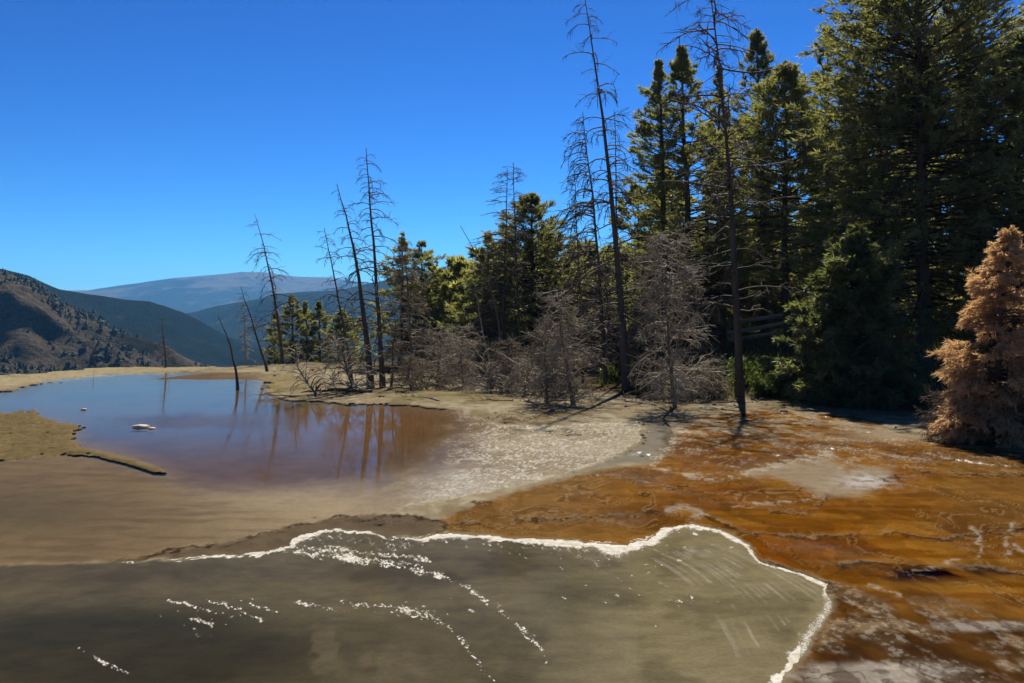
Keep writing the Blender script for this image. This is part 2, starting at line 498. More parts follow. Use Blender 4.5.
low = mixc(low, lin(66, 58, 34), sstep(0.54, 0.68, fbm(X0 * 1.5 + 4, Y0 * 1.2 - 0.5 * X0, 5, 3)) * 0.3)
low = mixc(low, lin(176, 160, 126), sstep(-26, 0, -sd_low) * sstep(560, 660, U) * 0.55)
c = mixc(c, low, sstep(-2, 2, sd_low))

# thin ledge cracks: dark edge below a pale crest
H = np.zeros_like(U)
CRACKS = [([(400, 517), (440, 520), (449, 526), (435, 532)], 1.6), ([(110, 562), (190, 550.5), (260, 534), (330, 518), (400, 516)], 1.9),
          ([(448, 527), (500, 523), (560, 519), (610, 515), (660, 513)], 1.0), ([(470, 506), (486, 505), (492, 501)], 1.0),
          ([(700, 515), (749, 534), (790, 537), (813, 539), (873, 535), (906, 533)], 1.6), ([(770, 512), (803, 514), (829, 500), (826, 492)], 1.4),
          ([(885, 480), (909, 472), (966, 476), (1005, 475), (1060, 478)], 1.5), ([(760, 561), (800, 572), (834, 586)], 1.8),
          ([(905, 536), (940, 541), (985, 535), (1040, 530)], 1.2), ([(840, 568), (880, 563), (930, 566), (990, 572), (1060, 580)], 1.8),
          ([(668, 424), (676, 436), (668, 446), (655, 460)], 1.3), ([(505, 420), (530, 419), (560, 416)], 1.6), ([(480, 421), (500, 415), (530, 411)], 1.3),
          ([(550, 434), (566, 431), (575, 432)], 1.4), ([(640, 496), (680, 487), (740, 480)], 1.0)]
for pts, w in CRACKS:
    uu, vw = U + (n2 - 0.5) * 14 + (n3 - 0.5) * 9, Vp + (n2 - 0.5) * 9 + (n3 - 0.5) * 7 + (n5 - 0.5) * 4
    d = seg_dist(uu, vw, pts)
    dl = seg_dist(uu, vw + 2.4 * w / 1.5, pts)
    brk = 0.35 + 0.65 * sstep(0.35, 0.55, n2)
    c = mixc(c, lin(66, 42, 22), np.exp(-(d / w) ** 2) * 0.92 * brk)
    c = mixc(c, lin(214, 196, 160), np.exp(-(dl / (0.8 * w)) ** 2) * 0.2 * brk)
    H += 0.005 * np.exp(-(dl / (2 * w)) ** 2) - 0.005 * np.exp(-(d / (1.4 * w)) ** 2)
# white mineral rims
RIMS = [([(672, 428), (690, 432), (678, 440), (668, 449), (652, 466), (668, 470)], 2.6, 0.9), ([(640, 428), (634, 440), (612, 455), (580, 466), (540, 478)], 3.6, 0.75),
        ([(540, 478), (470, 493), (390, 509)], 2.2, 0.6), ([(735, 507), (770, 504), (803, 501), (828, 491)], 1.8, 0.6), ([(690, 478), (720, 478), (745, 474), (800, 459), (832, 455)], 3.0, 0.75),
        ([(668, 511), (690, 508), (706, 515), (690, 519)], 3, 0.6), ([(976, 530), (984, 540), (978, 556)], 2, 0.6), ([(1015, 525), (1005, 540), (1012, 556)], 2.2, 0.6), ([(1015, 545), (1024, 552), (1040, 556)], 2, 0.6),
        ([(868, 585), (885, 590), (902, 596)], 1.8, 0.7), ([(915, 571), (940, 566), (960, 560)], 1.5, 0.5), ([(840, 470), (845, 464), (870, 456), (930, 460)], 2, 0.5)]
for pts, w, k in RIMS:
    d = seg_dist(U + (n2 - 0.5) * 14 + (n3 - 0.5) * 12, Vp + (n2 - 0.5) * 7 + (n3 - 0.5) * 7, pts)
    c = mixc(c, lin(228, 216, 190), np.exp(-(d / w) ** 2) * k * 0.8 * sstep(0.40, 0.56, n3 * 0.4 + n2 * 0.3 + n5 * 0.3))

# heights: pools sink, shores rise a little
zu = np.where(wet_up > 0, -np.minimum(0.004 * wet_up, 0.05) - 0.07 * sstep(-50, 50, sd_deep), np.minimum(-wet_up * 0.006, 0.05))
zl = np.where(sd_low > 0, -0.048 - 0 * sd_low, 0.0)
near_low = sstep(-40, 0, sd_low)
z = np.where(sd_low > 0, zl, zu * (1 - near_low) - 0.042 * near_low)
z = z + sstep(-2, 4, sd_pen) * 0.025 * (0.8 + 0.4 * n3) - 0.012 * sstep(-1, 3, sd_led)
dry = sstep(0, -6, wet_up) * sstep(0, -6, sd_low)
z = z + dry * ((n2 - 0.5) * 0.06 + (n3 - 0.5) * 0.010) * (1 - 0.5 * sstep(0, 10, sd_or)) + H
z = z + dry * (n1 - 0.5) * 0.12
z = np.where(Vp > 1000, -0.1, z)
k = (CAMZ - z) / CAMZ
X, Y = X0 * k, Y0 * k
Z = z + bank(X, Y)
nr, nc = U.shape
idx = np.arange(nr * nc).reshape(nr, nc)
FQ = np.stack([idx[:-1, :-1], idx[:-1, 1:], idx[1:, 1:], idx[1:, :-1]], -1).reshape(-1, 4)
wet = np.clip(sstep(-2, 4, sd_or) * (0.25 + 0.75 * sstep(0.35, 0.6, n1)) + sstep(0, 4, sd_st) + sstep(0, 4, sd_led), 0, 1)
wet = wet * (1 - 0.8 * sstep(-10, 10, sd_cr)) * (1 - near_low) * (1 - 0.85 * sstep(455, 505, Vp))

def ground_material():
    m, n, l, out = mat_new('travertine_ground')
    a = N(n, 'ShaderNodeAttribute', attribute_name='albedo')
    w = N(n, 'ShaderNodeAttribute', attribute_name='wet')
    geo = n.new('ShaderNodeNewGeometry')
    z1 = N(n, 'ShaderNodeTexNoise', Scale=2.2, Detail=8.0, Roughness=0.7)
    z2 = N(n, 'ShaderNodeTexNoise', Scale=22.0, Detail=5.0, Roughness=0.7)
    for q in (z1, z2): l.new(geo.outputs['Position'], q.inputs['Vector'])
    mr = N(n, 'ShaderNodeMapRange'); mr.inputs[1].default_value, mr.inputs[2].default_value, mr.inputs[3].default_value, mr.inputs[4].default_value = 0.3, 0.7, 0.84, 1.16
    mr2 = N(n, 'ShaderNodeMapRange'); mr2.inputs[1].default_value, mr2.inputs[2].default_value, mr2.inputs[3].default_value, mr2.inputs[4].default_value = 0.3, 0.7, 0.86, 1.14
    l.new(z1.outputs[0], mr.inputs[0]); l.new(z2.outputs[0], mr2.inputs[0])
    mu = N(n, 'ShaderNodeMath', operation='MULTIPLY'); l.new(mr.outputs[0], mu.inputs[0]); l.new(mr2.outputs[0], mu.inputs[1])
    vm = N(n, 'ShaderNodeVectorMath', operation='SCALE'); l.new(a.outputs['Color'], vm.inputs[0]); l.new(mu.outputs[0], vm.inputs['Scale'])
    p = n.new('ShaderNodeBsdfDiffuse'); l.new(vm.outputs[0], p.inputs['Color'])
    g = N(n, 'ShaderNodeBsdfGlossy', Roughness=0.2); g.inputs['Color'].default_value = (1, 1, 1, 1)
    gf = N(n, 'ShaderNodeMath', operation='MULTIPLY'); l.new(w.outputs['Fac'], gf.inputs[0]); gf.inputs[1].default_value = 0.025
    b1 = N(n, 'ShaderNodeBump', Strength=0.5, Distance=0.05); l.new(z1.outputs[0], b1.inputs['Height'])
    b2 = N(n, 'ShaderNodeBump', Strength=0.5, Distance=0.012); l.new(z2.outputs[0], b2.inputs['Height']); l.new(b1.outputs[0], b2.inputs['Normal'])
    l.new(b2.outputs[0], p.inputs['Normal']); l.new(b2.outputs[0], g.inputs['Normal'])
    mx = n.new('ShaderNodeMixShader'); l.new(gf.outputs[0], mx.inputs[0]); l.new(p.outputs[0], mx.inputs[1]); l.new(g.outputs[0], mx.inputs[2])
    l.new(mx.outputs[0], out.inputs['Surface'])
    return m

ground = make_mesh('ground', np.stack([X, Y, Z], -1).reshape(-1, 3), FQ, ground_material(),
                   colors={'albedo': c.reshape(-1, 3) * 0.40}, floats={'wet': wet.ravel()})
tag(ground, kind='structure')

# ------------------------------------------------------------------ foam carried on the lower pool
rng = np.random.RandomState(11)
foam = np.zeros_like(U)
nu, nv = U + (n2 - 0.5) * 8 + (n3 - 0.5) * 3 + (n5 - 0.5) * 6, Vp + (n2 - 0.5) * 6 + (n3 - 0.5) * 3 + (n5 - 0.5) * 4
FLINE = [(110, 562.5), (150, 561), (200, 558), (240, 556), (285, 547), (300, 538), (320, 531), (340, 530), (370, 532), (388, 540), (440, 535), (470, 536), (500, 539), (560, 543), (620, 547), (640, 543),
         (658, 533), (675, 527), (690, 525), (720, 531), (744, 544), (760, 563), (800, 574), (830, 587), (826, 610), (808, 640), (776, 680)]
FW = [0.8, 1, 1.6, 2.2, 2.2, 4.5, 4.5, 4, 3.5, 2, 3.5, 6, 7, 7.5, 8, 7.5, 6.5, 5, 3.5, 3, 2.6, 2.2, 2.2, 3, 6, 8, 9]
d, w = seg_dist(nu, nv, FLINE, vals=np.array(FW, float))
w = w * (0.45 + 1.1 * sstep(0.32, 0.68, fbm(U * 0.045, Vp * 0.045, 3, 1)))
foam = np.maximum(foam, sstep(1.15, 0.15, d / w) * np.where((U > 800) & (Vp > 595), 0.62, 1.0))
STREAKS = [([(262, 551), (300, 552), (350, 558), (400, 566), (440, 575), (468, 588), (488, 602)], 2.6, 0.85), ([(498, 607), (508, 616), (520, 627), (528, 634)], 2.6, 0.8), ([(532, 638), (540, 648), (544, 662)], 2.2, 0.75),
           ([(300, 547), (360, 551), (400, 555), (432, 562)], 2.4, 0.75), ([(330, 556), (380, 560), (420, 566)], 2.0, 0.65), ([(295, 602), (318, 606), (340, 612)], 1.7, 0.62), ([(340, 601), (372, 605), (400, 610), (425, 611), (440, 622)], 2.0, 0.66),
           ([(392, 614), (402, 612), (425, 616)], 2.4, 0.66), ([(446, 624), (458, 636), (470, 652), (482, 668), (494, 684)], 1.8, 0.66), ([(165, 600), (190, 604), (215, 612)], 1.5, 0.6), ([(205, 598), (238, 608), (262, 622)], 1.5, 0.6),
           ([(250, 605), (275, 612)], 1.4, 0.6), ([(78, 648), (95, 658), (125, 672)], 1.8, 0.62), ([(190, 618), (215, 626)], 1.6, 0.6)]
def fleck(uu, vv_, s_, k_):
    win = (np.abs(U - uu) < 4 * s_ + 6) & (np.abs(Vp - vv_) < 3 * s_ + 5)
    dd = np.hypot((nu[win] - uu) / 1.6, nv[win] - vv_)
    foam[win] = np.maximum(foam[win], np.exp(-(dd / s_) ** 2) * k_)
for pts, w, k in STREAKS:
    pts = np.array(pts, float)
    sl = np.hypot(*np.diff(pts, axis=0).T)
    cum = np.concatenate([[0], np.cumsum(sl)])
    t = 0.0
    while t < cum[-1]:
        m_ = vnoise(np.array([t * 0.09]), np.array([w * 7.7]), 2)[0]
        for q in range(1 + int(7 * m_ * k * w / 2)):
            tt = t + rng.uniform(0, 3)
            fleck(np.interp(tt, cum, pts[:, 0]) + rng.normal(0, 1.2), np.interp(tt, cum, pts[:, 1]) + rng.normal(0, w * (0.25 + 0.6 * m_)), rng.uniform(0.45, 0.7 + 0.7 * m_), rng.uniform(0.6, 1.2))
        t += rng.uniform(1.5, 2.5 + 5 * (1 - m_))
fl = np.array(FLINE[4:19], float)
cumf = np.concatenate([[0], np.cumsum(np.hypot(*np.diff(fl, axis=0).T))])
for i in range(340):      # frayed lower edge of the foam line
    tt = rng.uniform(0, cumf[-1])
    fleck(np.interp(tt, cumf, fl[:, 0]) + rng.normal(0, 3), np.interp(tt, cumf, fl[:, 1]) + 3 + abs(rng.normal(0, 5)), rng.uniform(0.4, 1.1), rng.uniform(0.4, 0.9))
for i in range(190):
    if i < 90: uu, vv_ = rng.normal(640, 40), rng.normal(572, 20)
    elif i < 112: uu, vv_ = rng.normal(684, 8), rng.normal(602, 4)
    elif i < 130: uu, vv_ = rng.uniform(560, 720), rng.uniform(548, 562)
    elif i < 160: uu, vv_ = rng.normal(220, 28), rng.normal(612, 11)
    else: uu, vv_ = rng.normal(400, 30), rng.normal(609, 6)
    fleck(uu, vv_, rng.uniform(0.5, 1.0) * (1 + (rng.rand() < 0.2)), rng.uniform(0.4, 0.95))
film = np.zeros_like(U)          # faint arcs of fine froth fanning over the shallow right side
for i in range(16):
    f = (i + rng.uniform(-0.5, 0.5)) / 15
    A, B, Cc = np.array([640 + 70 * f, 556 - 16 * f]), np.array([705 + 60 * f, 575 - 18 * f]), np.array([738 + 86 * f, 664 - 72 * f])
    t = np.linspace(0.02 + 0.1 * rng.rand(), 1.0, 9)[:, None]
    pts = (1 - t) ** 2 * A + 2 * t * (1 - t) * B + t * t * Cc
    d = seg_dist(U + (n2 - 0.5) * 10, Vp + (n2 - 0.5) * 7, pts)
    film = np.maximum(film, np.exp(-(d / rng.uniform(0.7, 1.1)) ** 2) * rng.uniform(0.08, 0.26) * sstep(0.30, 0.55, n2))

def water_material(name, tint, foam_on, ripple, refl):
    m, n, l, out = mat_new(name)
    geo = n.new('ShaderNodeNewGeometry')
    mp = n.new('ShaderNodeMapping'); mp.inputs['Scale'].default_value = (1.0, 1.6, 1)
    l.new(geo.outputs['Position'], mp.inputs[0])
    z1 = N(n, 'ShaderNodeTexNoise', Scale=2.0, Detail=3.0, Roughness=0.5)
    z2 = N(n, 'ShaderNodeTexNoise', Scale=14.0, Detail=2.0, Roughness=0.5)
    for q in (z1, z2): l.new(mp.outputs[0], q.inputs['Vector'])
    ra = N(n, 'ShaderNodeAttribute', attribute_name='ripple')
    b1 = N(n, 'ShaderNodeBump', Distance=0.02); l.new(z1.outputs[0], b1.inputs['Height']); b1.inputs['Strength'].default_value = ripple
    b2 = N(n, 'ShaderNodeBump', Distance=0.008); l.new(z2.outputs[0], b2.inputs['Height']); l.new(ra.outputs['Fac'], b2.inputs['Strength']); l.new(b1.outputs[0], b2.inputs['Normal'])
    fr = N(n, 'ShaderNodeFresnel', IOR=1.33); l.new(b2.outputs[0], fr.inputs['Normal'])
    tr = n.new('ShaderNodeBsdfTransparent'); tr.inputs['Color'].default_value = (*tint, 1)
    gl = N(n, 'ShaderNodeBsdfGlossy', Roughness=0.03); gl.inputs['Color'].default_value = (1, 1, 1, 1); l.new(b2.outputs[0], gl.inputs['Normal'])
    mx = n.new('ShaderNodeMixShader'); fs = N(n, 'ShaderNodeMath', operation='MULTIPLY'); l.new(fr.outputs[0], fs.inputs[0]); fs.inputs[1].default_value = refl
    rf = N(n, 'ShaderNodeAttribute', attribute_name='gloss'); fs2 = N(n, 'ShaderNodeMath', operation='MULTIPLY'); l.new(fs.outputs[0], fs2.inputs[0]); l.new(rf.outputs['Fac'], fs2.inputs[1]); fs = fs2
    l.new(fs.outputs[0], mx.inputs[0]); l.new(tr.outputs[0], mx.inputs[1]); l.new(gl.outputs[0], mx.inputs[2])
    res = mx
    if foam_on:
        fa = N(n, 'ShaderNodeAttribute', attribute_name='foam')
        fi = N(n, 'ShaderNodeAttribute', attribute_name='film')
        z3 = N(n, 'ShaderNodeTexNoise', Scale=48.0, Detail=5.0, Roughness=0.8)
        l.new(geo.outputs['Position'], z3.inputs['Vector'])
        s = N(n, 'ShaderNodeMath', operation='MULTIPLY_ADD'); l.new(z3.outputs[0], s.inputs[0]); s.inputs[1].default_value = 2.4; l.new(fa.outputs['Fac'], s.inputs[2])
        mr = N(n, 'ShaderNodeMapRange', interpolation_type='SMOOTHSTEP'); mr.inputs[1].default_value, mr.inputs[2].default_value = 1.55, 2.05
        l.new(s.outputs[0], mr.inputs[0])
        gate = N(n, 'ShaderNodeMapRange'); gate.inputs[1].default_value, gate.inputs[2].default_value = 0.03, 0.2; l.new(fa.outputs['Fac'], gate.inputs[0])
        mm = N(n, 'ShaderNodeMath', operation='MULTIPLY'); l.new(mr.outputs[0], mm.inputs[0]); l.new(gate.outputs[0], mm.inputs[1])
        mxm = N(n, 'ShaderNodeMath', operation='MAXIMUM'); l.new(mm.outputs[0], mxm.inputs[0]); l.new(fi.outputs['Fac'], mxm.inputs[1])
        z4 = N(n, 'ShaderNodeTexNoise', Scale=9.0, Detail=5.0, Roughness=0.7); l.new(geo.outputs['Position'], z4.inputs['Vector'])
        fc = ramp(n, [(0.35, (0.33, 0.29, 0.21)), (0.6, (0.54, 0.51, 0.44))]); l.new(z4.outputs[0], fc.inputs[0])
        di = n.new('ShaderNodeBsdfDiffuse'); l.new(fc.outputs[0], di.inputs['Color'])
        bf = N(n, 'ShaderNodeBump', Strength=0.1, Distance=0.004); l.new(z3.outputs[0], bf.inputs['Height']); l.new(bf.outputs[0], di.inputs['Normal'])
        mx2 = n.new('ShaderNodeMixShader'); l.new(mxm.outputs[0], mx2.inputs[0]); l.new(mx.outputs[0], mx2.inputs[1]); l.new(di.outputs[0], mx2.inputs[2])
        res = mx2
    l.new(res.outputs[0], out.inputs['Surface'])
    return m

def water_sheet(name, mask, zlev, mat, floats):
    k = (CAMZ - zlev) / CAMZ
    V = np.stack([X0 * k, Y0 * k, np.full_like(X0, zlev)], -1).reshape(-1, 3)
    mk = mask.ravel()
    f = FQ[mk[FQ].any(axis=1)]
    used = np.unique(f)
    remap = np.full(len(V), -1); remap[used] = np.arange(len(used))
    o = make_mesh(name, V[used], remap[f], mat, floats={k_: a.ravel()[used] for k_, a in floats.items()})
    return tag(o, kind='structure')

lim = (Vp < 1000) & ~behind
rip_up = 0.02 + 0.06 * sstep(0.45, 0.7, n4) + 0.95 * sstep(10, -40, sd_deep) * sstep(330, 480, U) + 0.08 * sstep(10, -30, sd_deep) + 0.9 * gauss(190, 422, 80, 8)
water_sheet('pool_water', (wet_up > -0.8) & (sd_led < -1) & lim, 0.0, water_material('clear_pool_water', (0.96, 0.95, 0.92), False, 0.05, 0.58), {'ripple': rip_up, 'gloss': (0.26 + 0.66 * sstep(-30, 12, sd_deep)) * (1 - 0.68 * sstep(415, 475, Vp) * sstep(420, 300, U)) + 0.45 * sstep(380, 470, U)})
water_sheet('spring_water', (sd_low > -1.5) & lim, -0.045, water_material('murky_spring_water', (0.95, 0.95, 0.90), True, 0.16, 0.22),
            {'ripple': 0.25 + 0.2 * n1, 'foam': foam, 'film': film, 'gloss': 0.6 + 0.4 * n4})

# ------------------------------------------------------------------ valley floor and hills
def forest_material(name, ca, cb, dark, scale, thresh, bump):
    m, n, l, out = mat_new(name)
    geo = n.new('ShaderNodeNewGeometry')
    z1 = N(n, 'ShaderNodeTexNoise', Scale=scale, Detail=8.0, Roughness=0.65)
    z2 = N(n, 'ShaderNodeTexNoise', Scale=scale * 14, Detail=4.0, Roughness=0.7)
    for q in (z1, z2): l.new(geo.outputs['Position'], q.inputs['Vector'])
    rp = ramp(n, [(0.35, ca), (0.65, cb)]); l.new(z2.outputs[0], rp.inputs[0])
    at_ = N(n, 'ShaderNodeAttribute', attribute_name='wood')
    ad = N(n, 'ShaderNodeMath', operation='ADD'); l.new(z1.outputs[0], ad.inputs[0]); l.new(at_.outputs['Fac'], ad.inputs[1])
    mr = N(n, 'ShaderNodeMapRange', interpolation_type='SMOOTHSTEP'); mr.inputs[1].default_value, mr.inputs[2].default_value = thresh - 0.04, thresh + 0.04
    l.new(ad.outputs[0], mr.inputs[0])
    mx = N(n, 'ShaderNodeMix', data_type='RGBA'); l.new(mr.outputs[0], mx.inputs[0]); l.new(rp.outputs[0], mx.inputs[6]); mx.inputs[7].default_value = (*dark, 1)
    b = N(n, 'ShaderNodeBump', Strength=0.8, Distance=bump); l.new(z2.outputs[0], b.inputs['Height'])
    p = N(n, 'ShaderNodeBsdfDiffuse'); l.new(mx.outputs[2], p.inputs['Color']); l.new(b.outputs[0], p.inputs['Normal'])
    l.new(p.outputs[0], out.inputs['Surface'])
    return m

def hill(name, sil, r0, r1, r2, zbase, mat, amp, freq, woodf, u0=-2600, u1=3600, nth=700, nrad=150):
    ths = np.linspace(math.atan((u0 - CX) / FPX), math.atan((u1 - CX) / FPX), nth)
    us = CX + FPX * np.tan(ths)
    el = (325 - np.interp(us, [s[0] for s in sil], [s[1] for s in sil])) / FPX * np.cos(ths)
    t = np.linspace(0, 1.35, nrad)
    T_, TH_ = np.meshgrid(t, ths, indexing='ij')
    EL = np.broadcast_to(el, T_.shape)
    Rr = np.where(T_ <= 1, r0 + (r1 - r0) * T_, r1 + (r2 - r1) * (T_ - 1) / 0.35)
    ztop = CAMZ + EL * r1
    prof = np.where(T_ <= 1, T_ ** 1.15, np.clip(1 - ((T_ - 1) / 0.35) ** 1.4, 0, 1))
    xx, yy = np.sin(TH_) * Rr, np.cos(TH_) * Rr
    nz = fbm(xx * freq, yy * freq, 6, 1)
    rdg = 1 - np.abs(2 * fbm(xx * freq * 0.7 + 9, yy * freq * 0.7, 5, 6) - 1)
    env = np.clip(T_, 0, 1) ** 0.6 * (1 - 0.85 * np.exp(-((T_ - 1) / 0.10) ** 2))
    zz = zbase + (ztop - zbase) * prof + ((nz - 0.5) * amp + (rdg - 0.8) * amp * 1.2) * env
    V = np.stack([xx, yy, zz], -1)
    id_ = np.arange(V.shape[0] * V.shape[1]).reshape(V.shape[:2])
    Q = np.stack([id_[:-1, :-1], id_[:-1, 1:], id_[1:, 1:], id_[1:, :-1]], -1).reshape(-1, 4)[:, ::-1]
    pu, pv, _ = project(V)
    o = make_mesh(name, V.reshape(-1, 3), Q, mat, floats={'wood': woodf(pu, pv, T_, nz).ravel()})
    tag(o, kind='structure')
    return V, pu, pv, T_, nz

vf = [(x, y) for x, y in ((-1, -1), (1, -1), (1, 1), (-1, 1))]
ng = 60
gx, gy = np.meshgrid(np.linspace(-14000, 14000, ng), np.linspace(-14000, 14000, ng))
gz = -115 + (fbm(gx * 0.0008, gy * 0.0008, 4, 2) - 0.5) * 60
gi = np.arange(ng * ng).reshape(ng, ng)
valley = make_mesh('valley_floor', np.stack([gx, gy, gz], -1).reshape(-1, 3),
                   np.stack([gi[:-1, :-1], gi[:-1, 1:], gi[1:, 1:], gi[1:, :-1]], -1).reshape(-1, 4),
                   forest_material('valley_forest', (0.10, 0.09, 0.06), (0.16, 0.14, 0.09), (0.03, 0.036, 0.02), 0.004, 0.45, 4.0), floats={'wood': np.zeros(ng * ng)})
tag(valley, kind='structure')

hill('far_mountain', [(-2600, 300), (-300, 294), (0, 292), (88, 290), (130, 284), (180, 277), (215, 274), (243, 271), (262, 272), (290, 276), (330, 277), (365, 283), (430, 285), (520, 290), (585, 272), (625, 264), (650, 266), (700, 274), (1024, 286), (3600, 300)],
     5200, 8200, 10500, -110, forest_material('mountain_meadow', (0.085, 0.073, 0.056), (0.135, 0.112, 0.08), (0.022, 0.03, 0.022), 0.0011, 0.53, 25.0),
     190, 0.0009, lambda u, v, t, n: 0.16 * np.exp(-((t - 0.1) / 0.4) ** 2) + 0.03)
hill('forested_ridge', [(-2600, 380), (110, 360), (150, 332), (172, 315), (198, 310), (216, 305), (240, 301), (262, 298), (300, 291), (340, 287), (395, 276), (430, 268), (455, 264), (480, 266), (530, 272), (600, 280), (660, 284), (760, 290), (1024, 292), (3600, 310)],
     1900, 3300, 4600, -112, forest_material('ridge_forest', (0.036, 0.04, 0.022), (0.07, 0.065, 0.038), (0.016, 0.021, 0.012), 0.005, 0.42, 12.0),
     130, 0.0026, lambda u, v, t, n: 0.02 + 0.1 * n)
hill('dark_ridge', [(-2600, 200), (-700, 226), (-200, 250), (-40, 262), (5, 266), (30, 271), (60, 285), (85, 290), (110, 293), (150, 297), (165, 302), (182, 309), (205, 321), (230, 335), (270, 350), (330, 364), (420, 390), (3600, 420)],
     900, 1700, 2600, -108, forest_material('dark_ridge_forest', (0.042, 0.042, 0.026), (0.08, 0.072, 0.045), (0.013, 0.017, 0.010), 0.012, 0.40, 9.0),
     75, 0.0055, lambda u, v, t, n: 0.05 + 0.1 * n)
HV, HU, HVV, HT, HN = hill('left_hillside', [(-2600, 160), (-700, 232), (-200, 258), (-40, 268), (5, 273), (30, 283), (50, 297), (70, 308), (95, 321), (125, 336), (150, 347), (180, 358), (215, 369), (260, 382), (400, 420), (3600, 460)],
     320, 820, 1300, -105, forest_material('dry_hill_grass', (0.042, 0.035, 0.025), (0.09, 0.072, 0.05), (0.020, 0.020, 0.013), 0.016, 0.56, 4.0),
     85, 0.0075, lambda u, v, t, n: -0.02 + 0.1 * sstep(0.5, 0.6, n), nth=900, nrad=200)

# scattered far-off trees on the hillside: one mass nobody could count
rng = np.random.RandomState(3)
V4 = []
ok = (HU > -250) & (HU < 260) & (HVV > 200) & (HVV < 385) & (HT < 1.02)
cand = HV[ok]; cu, cv, ct, cn = HU[ok], HVV[ok], HT[ok], HN[ok]
grove = fbm(cand[:, 0] * 0.011, cand[:, 1] * 0.011, 4, 9)
pr = 0.02 + 0.55 * sstep(0.52, 0.62, grove) + 0.7 * sstep(0.86, 1.0, ct) + 0.5 * sstep(150, 60, cu) * sstep(330, 360, cv) * sstep(0.42, 0.52, grove)
cellw = np.hypot(cand[:, 0], cand[:, 1])
pick = rng.rand(len(cand)) < pr * 0.5
mb = MB()
for p in cand[pick]:
    p = p + np.array([rng.normal(0, 4), rng.normal(0, 4), -0.8])
    h = rng.uniform(1.6, 5.0) * rng.uniform(0.7, 1.15); w = h * rng.uniform(0.5, 0.95)
    for kk in range(4):
        f = kk / 4
        ring = []
        k_ = 6
        a0 = rng.rand() * 6
        ww = w * (1 - f) * rng.uniform(0.8, 1.2)
        z0 = p[2] - 0.5 + h * (0.05 + 0.9 * f)
        ang = a0 + np.arange(k_) * 2 * np.pi / k_
        rr_j = ww * rng.uniform(0.6, 1.15, k_)
        Vv = np.concatenate([np.stack([p[0] + np.cos(ang) * rr_j, p[1] + np.sin(ang) * rr_j, np.full(k_, z0) + rng.uniform(-0.4, 0.4, k_)], -1),
                             [[p[0], p[1], z0 + h * 0.42]]])
        mb.add(Vv, T=[[i, (i + 1) % k_, k_] for i in range(k_)], tint=rng.rand())
tag(mb.build('hillside_forest', M['far_forest'], smooth=False), 'scattered dark conifers dotting the dry brown hillside at left', 'forest', kind='stuff')

# ------------------------------------------------------------------ haze
def haze_box():
    m, n, l, out = mat_new('haze_air')
    pv = n.new('ShaderNodeVolumePrincipled')
    pv.inputs['Color'].default_value = (0.16, 0.50, 1.0, 1)
    pv.inputs['Density'].default_value = HAZE_DENSITY
    pv.inputs['Anisotropy'].default_value = 0.25
    l.new(pv.outputs[0], out.inputs['Volume'])
    x, y, z0, z1 = 14500, 14500, -180, 760
    V = [(-x, -y, z0), (x, -y, z0), (x, y, z0), (-x, y, z0), (-x, -y, z1), (x, -y, z1), (x, y, z1), (-x, y, z1)]
    F = [(0, 3, 2, 1), (4, 5, 6, 7), (0, 1, 5, 4), (1, 2, 6, 5), (2, 3, 7, 6), (3, 0, 4, 7)]
    o = make_mesh('haze', np.array(V, float), np.array(F), m, smooth=False)
    tag(o, 'thin blue air between the camera and the far hills', 'haze', kind='stuff')
haze_box()

# ------------------------------------------------------------------ trees
def spine(base, top, bend, k=12, wob=0.06, rng=None):
    """a trunk line from base to top, bowed sideways by bend metres, in coordinates local to base"""
    t = np.linspace(0, 1, k)[:, None]
    v = np.asarray(top) - np.asarray(base)
    P = t * v
    side = np.array([1.0, 0, 0])
    P = P + side * (bend * 4 * t * (1 - t))
    if rng is not None:
        j = rng.normal(0, wob, (k, 3)); j[:, 2] = 0; j[0] = 0
        P = P + np.cumsum(j, axis=0) * np.minimum(1, t * 3) * 0.5
    return P

def on_spine(P, t):
    k = len(P) - 1
    f = np.clip(t, 0, 0.9999) * k
    i = f.astype(int)
    f = (f - i)[:, None]
    return P[i] * (1 - f) + P[i + 1] * f

def unit(a):
    return a / (np.linalg.norm(a, axis=-1, keepdims=True) + 1e-9)

def curve_branches(p0, az, L, e0, e1, k=6, rng=None, wob=0.0):
    """branch lines: elevation turns from e0 to e1 (radians) along the branch"""
    b = len(p0)
    P = np.empty((b, k, 3)); P[:, 0] = p0
    st = L / (k - 1)
    a = az.copy()
    for i in range(1, k):
        f = (i - 0.5) / (k - 1)
        e = e0 * (1 - f) + e1 * f
        if rng is not None and wob: 
            e = e + rng.normal(0, wob, b); a = a + rng.normal(0, wob, b)
        P[:, i] = P[:, i - 1] + st[:, None] * np.stack([np.cos(e) * np.cos(a), np.cos(e) * np.sin(a), np.sin(e)], -1)
    return P

def along(P, f):
    """P (b,k,3), f (b,m) -> points and tangents (b,m,3)"""
    k = P.shape[1] - 1
    g = np.clip(f, 0, 0.999) * k
    i = g.astype(int); g = (g - i)[..., None]
    bi = np.arange(len(P))[:, None]
    a, b_ = P[bi, i], P[bi, i + 1]
    return a * (1 - g) + b_ * g, unit(b_ - a)

